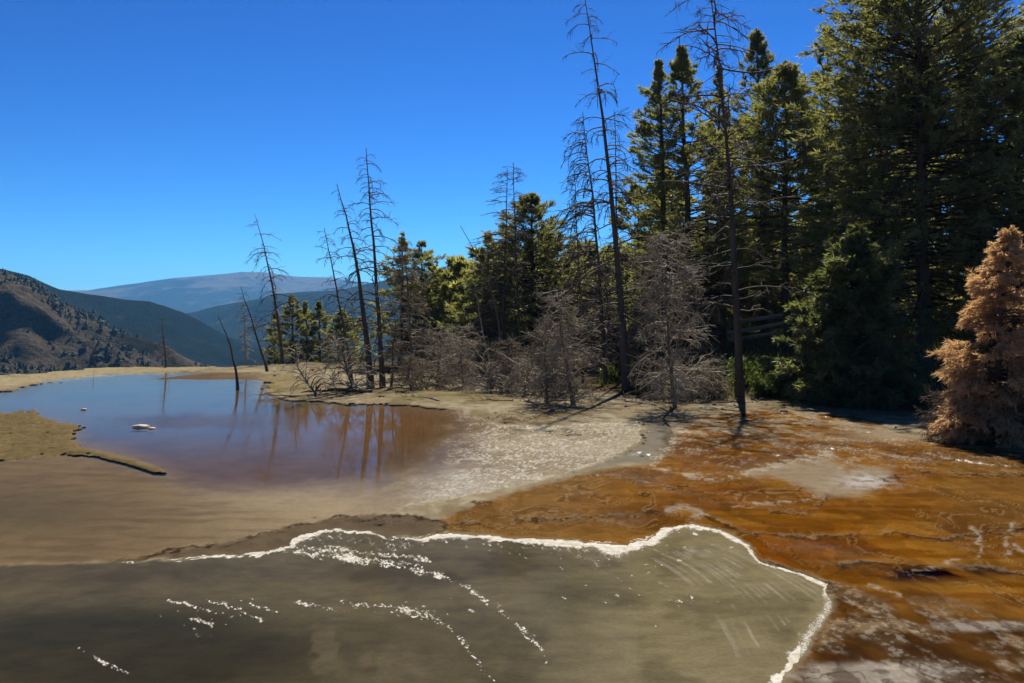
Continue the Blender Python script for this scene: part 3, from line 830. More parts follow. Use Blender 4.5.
def conifer(name, label, cat, base, top, width, seed, mat='needle_dark', cb=0.12, nb=170, dens=1.0, droop=0.2, shape=1.0, bend=0.0, group=None, trunk_r=None, blade=(0.20, 0.40, 0.035), gaps=0.0, bare=0.42, bark='bark', tip=0.25, dead=55, low=0.6):
    rng = np.random.RandomState(seed)
    base, top = np.asarray(base, float), np.asarray(top, float)
    h = np.linalg.norm(top - base)
    root = thing(name, label, cat, base, group)
    P = spine(base, top, bend, 14, 0.05, rng)
    r0 = trunk_r or 0.012 * h + 0.05
    mb = MB()
    t = np.linspace(0, 1, 14)
    rads = r0 * (1 - t) ** 0.85 + 0.015
    rads[0] *= 1.35
    P0 = P.copy(); P0[0, 2] -= 0.25
    mb.tube(P0, rads, 8, 0.5)
    # limbs: irregular, upswept near the top, drooping low down
    width = width * 1.85
    nb = int(nb * 1.3)
    tb = cb + (1 - cb) * np.sort(rng.rand(nb)) ** 0.9
    if gaps:
        pass
    n = len(tb)
    az = np.arange(n) * 2.399 + rng.normal(0, 0.5, n)
    kp = fbm(np.cos(az) * 0.9 + seed, tb * 11 + np.sin(az) * 0.9, 3, seed) > 0.30 + 0.14 * gaps
    kp |= tb > 0.93
    tb, az = tb[kp], az[kp]
    n = len(tb)
    s = (tb - cb) / (1 - cb)
    prof = ((1 - s) ** (0.8 * shape) * (0.35 + 0.65 * np.clip((1 - s) / 0.22, 0, 1)) + 0.02) * np.minimum(1, low + s * 2.5)
    lobes = 0.62 + 0.76 * fbm(np.cos(az) * 0.8 + seed, tb * 9 + np.sin(az) * 0.8, 3, seed)
    L = np.maximum(0.12, width * 0.5 * prof * lobes * rng.uniform(0.45, 1.2, n))
    e0 = np.interp(s, [0, 0.4, 0.8, 1], [-0.15, 0.1, 0.5, 1.1]) + rng.normal(0, 0.14, n)
    e1 = e0 - droop + 0.25 + rng.normal(0, 0.18, n)
    B = curve_branches(on_spine(P, tb), az, L, e0, e1, 6, rng, 0.08)
    rb = np.clip(0.012 * L + 0.006, 0.008, 0.05)
    mb.tubes(B, rb[:, None] * np.linspace(1, 0.25, 6)[None], 3, rng.rand(n) * 0.6)
    if dead:
        td = 0.05 + (cb + 0.55) * rng.rand(dead) ** 1.3
        az2 = rng.rand(dead) * 6.283
        L2 = width * 0.5 * rng.uniform(0.3, 0.95, dead) * (1 - 0.6 * td)
        e2 = rng.normal(0.1, 0.25, dead)
        DB = curve_branches(on_spine(P, td), az2, L2, e2, e2 - 0.5, 7, rng, 0.12)
        mb.tubes(DB, np.linspace(0.02, 0.006, 7)[None] * np.ones((dead, 1)), 3, 0.5 + 0.7 * rng.rand(dead))
        q, tg = along(DB, 0.2 + 0.8 * rng.rand(dead, 7))
        d2 = unit(tg * 0.7 + rng.normal(0, 0.6, q.shape))
        E = q + d2 * (rng.uniform(0.15, 0.6, q.shape[:2]))[..., None]
        S = np.stack([q, (q + E) / 2 + rng.normal(0, 0.03, E.shape), E], 2).reshape(-1, 3, 3)
        mb.tubes(S, np.full((len(S), 3), 0.009) * np.array([1, 0.8, 0.5]), 3, 0.4 + 0.9 * rng.rand(len(S)))
    mb.build('trunk', M[bark], root)
    # foliage on side sprays
    mtw = max(3, int(round(9 * dens)))
    f = bare + (1 - bare) * rng.rand(n, mtw) ** 0.7
    q, tg = along(B, f)
    sgn = np.where(rng.rand(n, mtw) < 0.5, -1, 1)
    up = np.array([0, 0, 1.0])
    sd = unit(np.cross(tg, up)) * sgn[..., None]
    tw = unit(tg * rng.uniform(0.4, 1.0, (n, mtw, 1)) + sd * rng.uniform(0.1, 0.9, (n, mtw, 1)) + up * rng.normal(0.05 - droop * 0.3, 0.2, (n, mtw, 1)))
    tl = np.minimum(1.1, 0.16 + 0.42 * L[:, None] * (1.1 - f)) * rng.uniform(0.6, 1.3, (n, mtw))
    nk = max(4, int(round(15 * dens)))
    g = rng.rand(n, mtw, nk)
    ctr = q[:, :, None] + tw[:, :, None] * (tl[..., None] * g)[..., None]
    dr = unit(tw[:, :, None] + rng.normal(0, 0.5, (n, mtw, nk, 3)))
    small = np.clip(0.35 + L / 1.2, 0.4, 1)[:, None, None, None]
    ln = rng.uniform(blade[0], blade[1], (n, mtw, nk, 1)) * small
    rv = rng.normal(0, 1, (n, mtw, nk, 3))
    wv = unit(np.cross(dr, rv)) * (blade[2] * rng.uniform(0.6, 1.4, (n, mtw, nk, 1)))
    tint = np.clip(0.15 + 0.5 * rng.rand(n, 1, 1) + tip * (f[:, :, None] - 0.5) + rng.normal(0, 0.16, (n, mtw, nk)), 0, 1)
    mf = MB()
    mf.blades(ctr.reshape(-1, 3), (dr * ln).reshape(-1, 3), wv.reshape(-1, 3), tint.ravel())
    mf.build('crown', M[mat], root, smooth=False)
    return root

def snag(name, label, base, top, width, seed, nb=60, cb=0.15, e0=0.35, e1=-0.7, twigs=5, mat='snag', bmat='snag', bend=0.0, group=None, r0=None, thin=1.0, sub=0, shape=0.75, topfrac=0.25, oneside=None, cat='dead tree', tl=0.4, jit=0.2):
    rng = np.random.RandomState(seed)
    base, top = np.asarray(base, float), np.asarray(top, float)
    h = np.linalg.norm(top - base)
    root = thing(name, label, cat, base, group)
    P = spine(base, top, bend, 14, 0.045, rng)
    r0 = r0 or 0.0085 * h + 0.03
    t = np.linspace(0, 1, 14)
    mb = MB()
    rads = r0 * 0.62 * (1 - t) ** 1.15 + 0.014
    rads[0] *= 1.25; rads[1] *= 1.06
    P0 = P.copy(); P0[0, 2] -= 0.25
    mb.tube(P0, rads, 8, 0.45)
    mb.build('trunk', M[mat], root)
    tb = cb + (0.985 - cb) * np.sort(rng.rand(nb))
    s = (tb - cb) / (1 - cb)
    az = np.arange(nb) * 2.399 + rng.normal(0, 0.6, nb)
    if oneside is not None:
        az = oneside + rng.normal(0, 0.9, nb)
    L = np.maximum(0.15, width * 0.52 * (topfrac + (1 - topfrac) * (1 - s) ** shape) * rng.uniform(0.45, 1.35, nb))
    E0 = e0 + rng.normal(0, jit, nb); E1 = e1 - 0.2 + rng.normal(0, jit * 1.5, nb)
    B = curve_branches(on_spine(P, tb), az, L, E0, E1, 8, rng, 0.10)
    rb = np.clip(0.013 * L + 0.008, 0.009, 0.045) * thin
    mbb = MB()
    mbb.tubes(B, rb[:, None] * np.linspace(1, 0.3, 8)[None], 4, rng.rand(nb))
    if twigs:
        if jit < 0.3:
            twigs = twigs + 3
        f = 0.25 + 0.75 * rng.rand(nb, twigs)
        q, tg = along(B, f)
        d = unit(tg * 0.8 + rng.normal(0, 0.55, q.shape))
        l_ = (tl * L[:, None] * (1.1 - f) + 0.12) * rng.uniform(0.5, 1.3, f.shape)
        q, d, l_ = q.reshape(-1, 3), d.reshape(-1, 3), l_.ravel()
        azt, et = np.arctan2(d[:, 1], d[:, 0]), np.arcsin(np.clip(d[:, 2], -1, 1))
        TW = curve_branches(q, azt, l_, et, et - 0.35, 4, rng, 0.2)
        rt = np.clip(np.repeat(rb, twigs) * 0.5, 0.006, 0.02)
        mbb.tubes(TW, rt[:, None] * np.linspace(1, 0.4, 4)[None], 3, rng.rand(len(q)))
        if sub:
            f2 = 0.2 + 0.8 * rng.rand(len(q), sub)
            q2, t2 = along(TW, f2)
            d2 = unit(t2 * 0.7 + rng.normal(0, 0.6, q2.shape))
            l2 = (0.5 * l_[:, None] + 0.06) * rng.uniform(0.4, 1.2, f2.shape)
            E = q2 + d2 * l2[..., None]
            S = np.stack([q2, (q2 + E) / 2 + rng.normal(0, 0.02, E.shape), E], 2).reshape(-1, 3, 3)
            mbb.tubes(S, np.full((len(S), 3), 0.0065) * np.array([1, 0.8, 0.5]), 3, rng.rand(len(S)))
    mbb.build('crown', M[bmat], root)
    return root

def tree_at(u, v, utop, vtop, fn, *a, depth=None, **kw):
    if depth is None:
        b, d = ground_hit(u, v)
    else:
        d = depth
        b = at(u, 340, d); b[2] = bank(np.array([b[0]]), np.array([b[1]]))[0]
    tp = at(utop, vtop, d)
    return b, tp, d

def con(u, v, utop, vtop, wpx, label, seed, name='conifer', cat='tree', depth=None, **kw):
    b, tp, d = tree_at(u, v, utop, vtop, None, depth=depth)
    return conifer(name, label, cat, b, tp, wpx / FPX * d, seed, **kw)

def sng(u, v, utop, vtop, wpx, label, seed, name='dead_tree', depth=None, tr=None, bendpx=0, **kw):
    b, tp, d = tree_at(u, v, utop, vtop, None, depth=depth)
    if tr: kw['r0'] = tr / FPX * d / 2
    return snag(name, label, b, tp, wpx / FPX * d, seed, bend=bendpx / FPX * d, **kw)

# --- bare trees along and in the upper pool
sng(238, 388, 219, 316, 10, 'short bare stub of a trunk leaning out of the blue pool', 1, nb=6, cb=0.02, twigs=2, tr=4.5, bendpx=3)
sng(166, 368, 163, 317, 14, 'small thin dead tree standing alone on the far pool rim', 2, nb=40, twigs=2, tr=2.5)
sng(94, 372, 92, 336, 12, 'tiny bare tree below the brown hillside, leftmost of the dead trees', 32, nb=34, twigs=2, tr=2.2, depth=70)
sng(283, 365, 256, 214, 74, 'leaning dead tree with long drooping branches left of the spruce clump', 3, nb=46, cb=0.2, twigs=3, tr=6, bendpx=4, e0=0.25, e1=-0.9)
sng(268, 372, 240, 286, 34, 'short leaning bare pole at the pool edge beside the taller leaning dead tree', 4, nb=22, twigs=3, tr=4.5)
sng(246, 364, 245, 300, 26, 'thin grey dead sapling behind the short leaning pole', 33, nb=50, twigs=4, tr=2.5, mat='twig', bmat='twig', depth=66)
sng(352, 384, 325, 228, 60, 'slender leaning dead tree, left and shortest of the three tall bare ones', 5, nb=60, cb=0.1, twigs=4, tr=5, bendpx=3)
sng(371, 390, 336, 184, 62, 'dead tree bowed to the left with a thick dark trunk at the shore', 6, nb=60, cb=0.2, twigs=3, tr=11, bendpx=6, e0=0.2, e1=-0.8)
sng(383, 389, 368, 148, 74, 'tallest straight dead tree of the shore trio with a full set of short branches', 7, nb=95, cb=0.12, twigs=4, tr=8.5, e0=0.35, e1=-0.75, shape=0.6)
sng(391, 391, 396, 322, 34, 'thin curved dead stem rising right beside the tallest shore tree', 8, nb=22, twigs=3, tr=4)
sng(414, 378, 404, 234, 66, 'grey dead spruce bristling with fine twigs in front of a green pine', 9, nb=150, cb=0.05, twigs=6, sub=2, tr=5, mat='brown_twig', bmat='brown_twig', e0=0.2, e1=-0.4)
sng(502, 384, 507, 168, 82, 'thin dead tree with branches reaching left over the small spruce', 10, nb=90, cb=0.15, twigs=4, tr=5, e0=0.15, e1=-0.3, oneside=3.0, depth=52)
sng(522, 386, 515, 162, 40, 'thin dead tree with a bushy brown top before the rounded fir', 11, nb=120, cb=0.1, twigs=4, sub=1, tr=5, e0=0.3, e1=-0.2, topfrac=0.55, depth=51)
sng(498, 360, 462, 226, 16, 'curved leafless sapling bending left with a hooked tip', 12, nb=14, cb=0.1, twigs=2, tr=3, bendpx=14, mat='brown_twig', bmat='brown_twig', depth=50)
sng(497, 352, 474, 282, 8, 'pale barkless stick leaning in front of the dark thicket', 13, nb=6, twigs=1, tr=3, mat='twig', bmat='twig', depth=46, bendpx=-4)
sng(627, 391, 586, -2, 96, 'very tall dead tree with a thick trunk and drooping branches mid picture', 14, nb=110, cb=0.12, twigs=5, tr=13, bendpx=5, e0=0.3, e1=-0.95, shape=0.55)
sng(606, 386, 583, 112, 118, 'dead tree left of the very tall one with long arching branches sweeping left', 15, nb=120, cb=0.12, twigs=5, tr=7, bendpx=3, e0=0.4, e1=-1.1, oneside=2.9, shape=0.6)
sng(583, 384, 575, 170, 84, 'smaller dead stem in front of the arching dead tree', 16, nb=60, cb=0.1, twigs=4, tr=4, e0=0.3, e1=-1.0, oneside=3.1)
sng(622, 388, 616, 110, 46, 'thin dead tree right behind the very tall one, with a forked twiggy top', 17, nb=100, cb=0.1, twigs=5, tr=5.5, e0=0.4, e1=-0.3, depth=45)
r_ = sng(740, 398, 704, -22, 120, 'tall dead tree with a thick trunk and wide spreading top among the green firs', 18, nb=95, cb=0.2, twigs=7, sub=1, tr=13, bendpx=6, e0=0.25, e1=-0.1, shape=0.25, topfrac=0.6)

# --- bushy dead trees and brush at the forest edge
def brush(u, v, utop, vtop, wpx, label, seed, name='dead_bush', mat='twig', nb=100, twigs=10, sub=3, tr=3.5, e0=0.2, e1=-0.35, cb=0.03, depth=None, group=None, shape=0.5, **kw):
    return sng(u, v, utop, vtop, wpx * 0.85, label, seed, name=name, mat='brown_twig', bmat=mat, bendpx=(seed % 5 - 2) * 2.5, nb=nb, twigs=twigs, sub=sub, tr=tr, e0=e0, e1=e1, cb=cb, depth=depth, cat=kw.pop('cat', 'dead tree'), group=group, shape=shape, topfrac=0.35, tl=0.6, jit=0.45, **kw)
brush(676, 409, 670, 228, 106, 'pale bushy dead tree of tangled twigs, tallest of the pale ones', 20, name='dead_tree', nb=120, cb=0.12, tr=6)
brush(574, 406, 560, 286, 88, 'grey dead tree with a low fork and twiggy arms near the pool', 21, name='dead_tree', nb=75, tr=6, mat='twig')
brush(548, 404, 540, 330, 80, 'low brown dead bush at the water left of the forked grey dead tree', 22, mat='brown_twig', nb=45)
brush(612, 392, 600, 268, 96, 'brown dead tree tangle behind the foot of the very tall dead tree', 23, name='dead_tree', mat='brown_twig', nb=80, depth=50)
brush(642, 394, 640, 300, 76, 'brown twiggy bush between the very tall dead tree and the pale bushy one', 24, mat='brown_twig', nb=60, depth=49)
brush(706, 400, 706, 300, 60, 'grey twig tangle right of the pale bushy dead tree', 25, mat='brown_twig', nb=60, depth=46)
brush(464, 388, 462, 326, 64, 'grey brush heap on the pale flat below the small green spruces', 26, nb=55, mat='twig')
brush(508, 392, 510, 340, 70, 'dense grey brush beneath the rounded fir', 27, nb=60, mat='brown_twig')
brush(436, 384, 440, 326, 70, 'grey brush left of the brush heap on the pale flat', 28, nb=45, mat='twig')
brush(352, 392, 332, 340, 90, 'arching pale brush around the feet of the shore trio of dead trees', 29, nb=60, twigs=5, sub=1, mat='twig', e0=0.9, e1=-0.7)
brush(318, 396, 300, 352, 70, 'sparse arching brush at the pool edge left of the bowed dead tree', 30, nb=34, twigs=4, sub=1, mat='twig', e0=1.0, e1=-0.6)
brush(412, 392, 414, 352, 60, 'small dead bush right of the thin curved stem at the shore', 31, nb=50, twigs=5, sub=1, mat='brown_twig')

for i, (u, v, w, h) in enumerate([(428, 390, 90, 26), (492, 393, 100, 30), (524, 396, 90, 34), (560, 398, 80, 30), (662, 403, 90, 34), (694, 402, 90, 40), (716, 400, 60, 36), (456, 382, 80, 40), (540, 386, 90, 56)]):
    brush(u, v, u + (i % 3 - 1) * 6, v - h, w, 'low pale tangle of dead twigs along the edge of the forest', 400 + i, name='dead_brush', cat='brush', mat='twig' if i % 3 else 'brown_twig', nb=46, twigs=8, sub=2, tr=2,
          e0=0.35, e1=-0.45, group='low dead tangles at the forest edge')

# --- fallen branches on the flat
def fallen(u, v, lpx, az, label, seed, r=0.05, mat='twig', nb=14, rise=0.12):
    rng = np.random.RandomState(seed)
    b, d = ground_hit(u, v)
    L = lpx / FPX * d
    e0 = np.array([rise]); e1 = np.array([-0.05])
    P = curve_branches(np.zeros((1, 3)) + [0, 0, r * 0.8], np.array([az]), np.array([L]), e0, e1, 10, rng, 0.12)
    P[0, :, 2] = np.maximum(P[0, :, 2], r * 0.6)
    mb = MB(); mb.tubes(P, np.linspace(r, r * 0.25, 10)[None], 6, np.array([0.5]))
    f = 0.15 + 0.85 * rng.rand(1, nb)
    q, tg = along(P, f)
    dd = unit(tg * 0.6 + rng.normal(0, 0.6, q.shape)); dd[..., 2] = np.abs(dd[..., 2])
    q, dd = q[0], dd[0]
    tw = curve_branches(q, np.arctan2(dd[:, 1], dd[:, 0]), L * rng.uniform(0.12, 0.4, nb), np.arcsin(np.clip(dd[:, 2], -1, 1)), np.full(nb, -0.3), 6, rng, 0.2)
    mb.tubes(tw, np.full((nb, 1), r * 0.35) * np.linspace(1, 0.3, 6), 4, rng.rand(nb))
    o = mb.build('fallen_branch', M[mat]); o.location = b
    tag(o, label, 'branch')
for i, (u, v, l, az, lab, r, mt) in enumerate([
    (372, 394, 62, 3.5, 'dark log lying from the bowed dead tree into the pool', 0.13, 'snag'),
    (384, 392, 40, 0.3, 'pale fallen branch lying right of the shore trio', 0.05, 'twig'),
    (440, 402, 46, 2.9, 'long thin branch on the pale flat at the pool corner', 0.04, 'twig'),
    (474, 392, 36, 1.2, 'white branch propped up on the grey brush heap', 0.045, 'twig'),
    (545, 408, 40, 2.2, 'forked dark branch lying near the water below the low brown bush', 0.06, 'brown_twig'),
    (588, 410, 44, 2.8, 'curled root branch on the sand by the forked grey dead tree', 0.05, 'brown_twig'),
    (660, 408, 50, 2.6, 'pile of thin branches under the pale bushy dead tree', 0.04, 'twig'),
    (700, 404, 60, 0.2, 'fallen branch on the sand right of the pale bushy dead tree', 0.05, 'brown_twig'),
    (520, 402, 50, 3.3, 'fallen branch on the sand between the brush and the pool', 0.04, 'brown_twig'),
    (300, 397, 40, 3.0, 'thin branches trailing into the water at the left end of the spit', 0.035, 'brown_twig'),
    (640, 402, 40, 0.1, 'short twiggy branch in the shadow of the very tall dead tree', 0.04, 'brown_twig'),
    (566, 436, 14, 0.2, 'small twig stranded in the shallow glittering water', 0.02, 'brown_twig')]):
    fallen(u, v, l, az, lab, 100 + i, r, mt)

# --- green conifers
B1 = (0.16, 0.34, 0.026)
con(294, 366, 292, 296, 32, 'small dark spruce, leftmost of the clump beyond the pool', 41, name='spruce', depth=72, nb=90, blade=B1)
con(307, 366, 306, 303, 28, 'small dark spruce, second from the left in the clump beyond the pool', 42, name='spruce', depth=74, nb=90, blade=B1)
con(320, 366, 320, 304, 28, 'small dark spruce behind the slender leaning dead tree', 43, name='spruce', depth=73, nb=90, blade=B1)
con(344, 366, 342, 312, 34, 'low dark spruce between the slender and the bowed dead tree', 44, name='spruce', depth=72, nb=90, blade=B1)
con(276, 366, 276, 316, 24, 'lowest dark spruce at the left end beside the leaning dead tree', 45, name='spruce', depth=74, nb=70, blade=B1)
con(400, 372, 402, 236, 48, 'green pine partly hidden by the grey dead spruce', 46, name='pine', mat='needle_mid', depth=62, nb=130, blade=B1, gaps=0.8)
con(424, 372, 424, 244, 42, 'green pine with a flat top right of the grey dead spruce', 47, name='pine', mat='needle_mid', depth=64, nb=110, blade=B1, shape=0.6, gaps=0.8)
con(448, 374, 446, 286, 44, 'small yellowish pine in the low gap before the distant blue ridge', 48, name='pine', mat='needle_mid', depth=60, nb=100, blade=B1)
con(468, 376, 466, 298, 40, 'small yellow green spruce right of the yellowish pine', 49, name='spruce', mat='needle_mid', depth=58, nb=100, blade=B1)
con(488, 380, 487, 234, 54, 'narrow dark spruce left of the rounded fir', 50, name='spruce', depth=56, nb=150, blade=B1)
con(534, 382, 531, 198, 78, 'broad rounded fir behind the two thin dead trees', 51, name='fir', depth=56, nb=220, dens=1.2, shape=0.7, blade=B1)
con(568, 382, 566, 262, 62, 'dark fir filling the space right of the rounded fir', 52, name='fir', depth=58, nb=130, blade=B1)
con(594, 380, 590, 250, 64, 'dark fir behind the arching dead trees', 53, name='fir', depth=62, nb=130, blade=B1, gaps=0.8)
con(648, 386, 650, 258, 56, 'thin green fir behind the pale bushy dead tree', 54, name='fir', depth=60, nb=100, blade=B1, gaps=0.8)
con(668, 384, 657, 62, 70, 'green fir with a leaning left leader, front one of the double topped pair', 55, name='fir', mat='needle_mid', depth=50, nb=240, blade=B1, gaps=0.6, shape=0.75)
con(692, 384, 684, 50, 92, 'tall green fir right of the one with the leaning leader', 56, name='fir', mat='needle_mid', depth=51, nb=300, dens=1.1, blade=B1, shape=0.7, gaps=0.5)
con(722, 384, 722, 68, 60, 'thin green fir behind the tall dead tree with the spreading top', 57, name='fir', depth=56, nb=160, blade=B1, gaps=0.9, cb=0.2)
con(766, 384, 757, 34, 72, 'dark fir with a rounded tip left of the yellow green fir', 58, name='fir', depth=54, nb=260, blade=B1, gaps=0.5, shape=0.65, cb=0.2)
con(788, 388, 786, 70, 84, 'yellow green fir standing lower than its two neighbours', 59, name='fir', mat='needle_mid', depth=47, nb=260, blade=B1, gaps=0.5, shape=0.6, cb=0.25)
con(832, 388, 826, 30, 74, 'slim dark fir with a pointed top left of the huge fir', 60, name='fir', depth=49, nb=240, blade=B1, gaps=0.8, shape=0.7, cb=0.15)
con(926, 400, 912, -130, 128, 'huge dense fir towering beyond the top of the picture', 61, name='fir', depth=39, nb=520, dens=1.1, gaps=0.5, blade=(0.16, 0.36, 0.028), shape=0.55, cb=0.1, droop=0.25)
con(884, 396, 876, -10, 110, 'tall olive green fir merging with the left side of the huge fir', 62, name='fir', mat='needle_mid', depth=43, nb=380, dens=1.1, blade=B1, shape=0.6, cb=0.16)
con(972, 400, 964, -60, 120, 'dark fir close behind the right side of the huge fir', 63, name='fir', depth=43, nb=360, dens=1.1, blade=B1, shape=0.6, cb=0.1)
con(1022, 402, 1018, 44, 116, 'dark fir cut by the right edge of the picture', 64, name='fir', depth=40, nb=360, dens=1.1, blade=B1, shape=0.6, cb=0.08)
con(1075, 402, 1080, 20, 130, 'fir mostly beyond the right edge of the picture', 65, name='fir', depth=42, nb=300, blade=B1, shape=0.6, cb=0.08)
con(872, 408, 858, 230, 60, 'bushy dark juniper reaching the ground in front of the huge fir', 66, name='juniper', mat='needle_jun', nb=330, dens=1.1, gaps=0.9, blade=(0.16, 0.36, 0.028), shape=0.6, cb=0.03, droop=0.65, trunk_r=0.14)
con(836, 404, 832, 300, 60, 'small grey green juniper left of the bushy dark juniper', 67, name='juniper', mat='needle_jun', nb=170, blade=(0.16, 0.34, 0.03), shape=0.4, cb=0.03, droop=0.4)
# second row
rngs = np.random.RandomState(77)
for i, (u, dpt, vt) in enumerate([
    (640, 78, 262), (676, 72, 236), (712, 74, 232), (738, 66, 224), (752, 76, 236), (776, 66, 220), (806, 70, 226), (822, 62, 232), (846, 60, 190), (866, 72, 180),
    (898, 58, 90), (940, 56, 40), (990, 54, 60), (1050, 60, 40), (580, 84, 268), (545, 80, 262), (700, 62, 246), (790, 78, 240), (838, 68, 210), (930, 70, 100),
    (430, 66, 292), (458, 64, 264), (478, 66, 272), (508, 62, 250), (552, 62, 238), (578, 66, 250), (606, 64, 262), (632, 62, 276), (656, 66, 240), (598, 58, 290), (524, 66, 256), (642, 60, 190), (706, 58, 130), (738, 60, 120), (812, 60, 120), (850, 58, 90), (664, 62, 170)]):
    con(u, 380, u + rngs.uniform(-5, 5), vt, rngs.uniform(56, 84), 'dark conifer of the crowded second row behind the front firs', 200 + i, name='conifer', depth=dpt, nb=120, dens=0.8,
        blade=(0.3, 0.55, 0.08), gaps=0.7, shape=0.6, cb=0.05 + 0.1 * (i % 2), group='conifers of the second row', mat='needle_dark' if i % 3 else 'needle_mid')

# --- rust coloured dead juniper in the right foreground
def rust_tree():
    b, d = ground_hit(990, 446)
    root = conifer('dead_juniper', 'rust brown dried juniper with dense drooping sprays at the right edge', 'tree', b, at(1004, 236, d), 58 / FPX * d, 90, mat='needle_rust',
                   cb=0.06, nb=260, dens=1.9, droop=0.8, shape=0.6, low=0.7, dead=60, gaps=0.7, blade=(0.07, 0.17, 0.011), trunk_r=0.09, bare=0.3, tip=0.5)
    return root
rust_tree()
brush(968, 444, 962, 392, 90, 'grey twiggy brush around the foot of the rust brown juniper', 91, mat='brown_twig', nb=90, tr=3)
brush(1030, 448, 1026, 380, 90, 'dark twigs under the right side of the rust brown juniper', 92, mat='brown_twig', nb=80, tr=3)

# --- shrubs and grass on the bank
def shrub(u, v, wpx, hpx, label, seed, mat='shrub', n=1500, group=None):
    rng = np.random.RandomState(seed)
    b, d = ground_hit(u, v)
    w, h = wpx / FPX * d / 2, hpx / FPX * d
    root = thing('shrub', label, 'shrub', b, group)
    k = 26
    az = rng.rand(k) * 6.28
    st = curve_branches(np.zeros((k, 3)) - [0, 0, 0.1], az, h * rng.uniform(0.6, 1.2, k), rng.uniform(0.7, 1.5, k), rng.uniform(0.2, 1.2, k), 6, rng, 0.15)
    st[..., 0] *= w / h * 1.2
    m1 = MB(); m1.tubes(st, np.full((k, 1), 0.014) * np.linspace(1, 0.3, 6), 3, rng.rand(k))
    f = 0.3 + 0.7 * rng.rand(k, n // k)
    q, tg = along(st, f)
    q = q.reshape(-1, 3) + rng.normal(0, 0.1 * h, (q.shape[0] * q.shape[1], 3))
    dr = unit(rng.normal(0, 1, q.shape) + [0, 0, 0.5])
    wv = unit(np.cross(dr, rng.normal(0, 1, q.shape))) * rng.uniform(0.02, 0.045, (len(q), 1))
    m2 = MB(); m2.blades(q, dr * rng.uniform(0.1, 0.24, (len(q), 1)), wv, np.clip(rng.normal(0.5, 0.25, len(q)), 0, 1))
    cr_ = m2.build('foliage', M[mat], root, smooth=False)
    m1.build('stem', M['brown_twig'], cr_)
for i, (u, v, w, h, lab) in enumerate([
    (716, 396, 36, 22, 'low green shrub left of the foot of the tall dead tree with spreading top'),
    (762, 396, 40, 26, 'low green shrub right of the foot of the tall dead tree with spreading top'),
    (788, 394, 44, 40, 'tall grassy green shrub below the wooden fence'),
    (812, 396, 36, 34, 'dark green shrub between the grassy shrub and the small juniper'),
    (690, 390, 40, 34, 'yellow green shrub behind the pale bushy dead tree'),
    (744, 386, 40, 34, 'green shrub behind the trunk of the tall dead tree'),
    (620, 384, 40, 24, 'low yellow green shrub behind the foot of the very tall dead tree'),
    (900, 404, 40, 24, 'dark low shrub in the shade below the huge fir'),
    (660, 388, 36, 24, 'small olive shrub left of the yellow green shrub')]):
    shrub(u, v, w, h, lab, 300 + i)

def grass_bank():
    rng = np.random.RandomState(8)
    n = 26000
    u = rng.uniform(600, 1000, n); r = rng.uniform(34, 66, n) 
    x = (u - CX) / FPX * r; y = r
    # keep off the orange flat
    vfl = np.interp(u, [600, 700, 760, 830, 900, 1000], [388, 398, 400, 402, 402, 402])
    zz = bank(x, y)
    pu, pv, _ = project(np.stack([x, y, zz], -1))
    dn = fbm(x * 0.6, y * 0.6, 3, 12)
    kk = (pv < vfl) & (rng.rand(n) < sstep(0.38, 0.6, dn) + 0.15)
    p = np.stack([x, y, zz - 0.03], -1)[kk]
    m = len(p)
    dr = np.stack([rng.normal(0, 0.12, m), rng.normal(0, 0.12, m), rng.uniform(0.2, 0.75, m)], -1)
    a = rng.rand(m) * 6.28
    wv = np.stack([np.cos(a), np.sin(a), 0 * a], -1) * rng.uniform(0.012, 0.03, (m, 1))
    mb = MB(); mb.blades(p, dr, wv, np.clip(rng.normal(0.45, 0.25, m), 0, 1))
    tag(mb.build('grass', M['grass'], smooth=False), 'rough green and straw grass on the bank under the firs', 'grass', kind='stuff')
grass_bank()

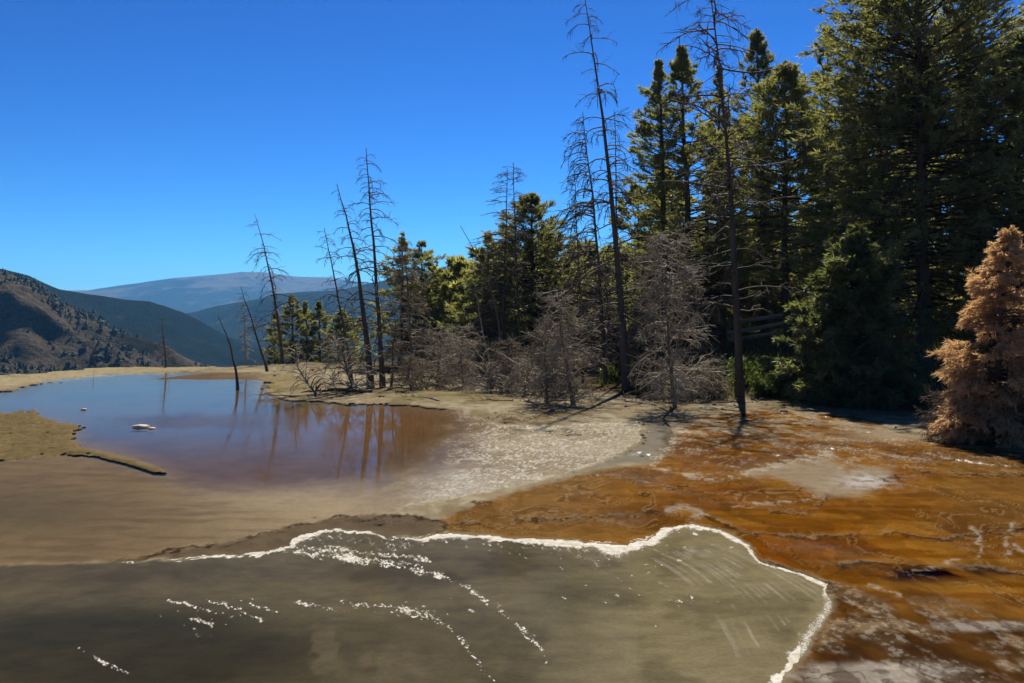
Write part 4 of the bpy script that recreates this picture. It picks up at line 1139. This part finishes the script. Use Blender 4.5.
# --- wooden rail fence on the bank
def fence():
    d = 52.0
    p0 = at(728, 340, d); p1 = at(944, 340, d + 3)
    zb = lambda p: bank(np.array([p[0]]), np.array([p[1]]))[0]
    root = thing('rail_fence', 'grey wooden rail fence on the grassy bank among the firs', 'fence', (p0[0], p0[1], zb(p0)))
    o = np.array([p0[0], p0[1], zb(p0)])
    posts = 5
    tops = []
    rng = np.random.RandomState(4)
    for i in range(posts):
        p = p0 + (p1 - p0) * i / (posts - 1); p[2] = zb(p)
        q = p - o
        mb = MB(); mb.tube([q - [0, 0, 0.3], q + [0.01, 0, 0.7], q + [0.02, 0, 1.6]], [0.12, 0.115, 0.11], 8, 0.4, cap=True)
        mb.build('post', M['rail'], root)
        tops.append(q)
    for i in range(posts - 1):
        for hh in (0.35, 0.85, 1.4):
            a, b_ = tops[i] + [0, -0.16, hh + rng.normal(0, 0.03)], tops[i + 1] + [0, -0.16, hh + rng.normal(0, 0.03)]
            a = a - (b_ - a) * 0.03
            mb = MB(); mb.tube([a, (a + b_) / 2 + [0, 0, -0.03], b_], [0.13, 0.12, 0.11], 8, 0.75, cap=True)
            mb.build('rail', M['rail'], root)
fence()

# --- pale stones in the blue pool
def stone(u, v, wpx, label, seed, flat=0.4):
    rng = np.random.RandomState(seed)
    b, d = ground_hit(u, v)
    w = wpx / FPX * d / 2
    nu_, nv_ = 14, 9
    a, e = np.meshgrid(np.linspace(0, 2 * np.pi, nu_, endpoint=False), np.linspace(-1.2, 1.57, nv_))
    rr_ = w * (0.8 + 0.5 * (vnoise(a * 1.3 + seed, e * 1.7 + seed, seed) - 0.5) * np.cos(e))
    V = np.stack([rr_ * np.cos(e) * np.cos(a), rr_ * np.cos(e) * np.sin(a) * 0.8, rr_ * np.sin(e) * flat + 0.02], -1).reshape(-1, 3)
    ii = np.arange(nu_ * nv_).reshape(nv_, nu_); nx = np.roll(ii, -1, 1)
    Q = np.stack([ii[:-1], nx[:-1], nx[1:], ii[1:]], -1).reshape(-1, 4)
    o = make_mesh('stone', V, Q, M['stone'], floats={'tint': np.full(len(V), 0.6)})
    o.location = b
    tag(o, label, 'stone')
M['stone'] = bark_mat('pale_stone', (0.30, 0.26, 0.20), (0.62, 0.57, 0.47), 8, 0.5)
stone(141, 427.5, 20, 'flat pale stone breaking the surface of the blue pool', 1, 0.3)
stone(152, 429, 9, 'small pale stone touching the right side of the flat stone', 2, 0.35)
stone(84, 410, 7, 'tiny pale stone left of the flat stone in the pool', 3, 0.4)
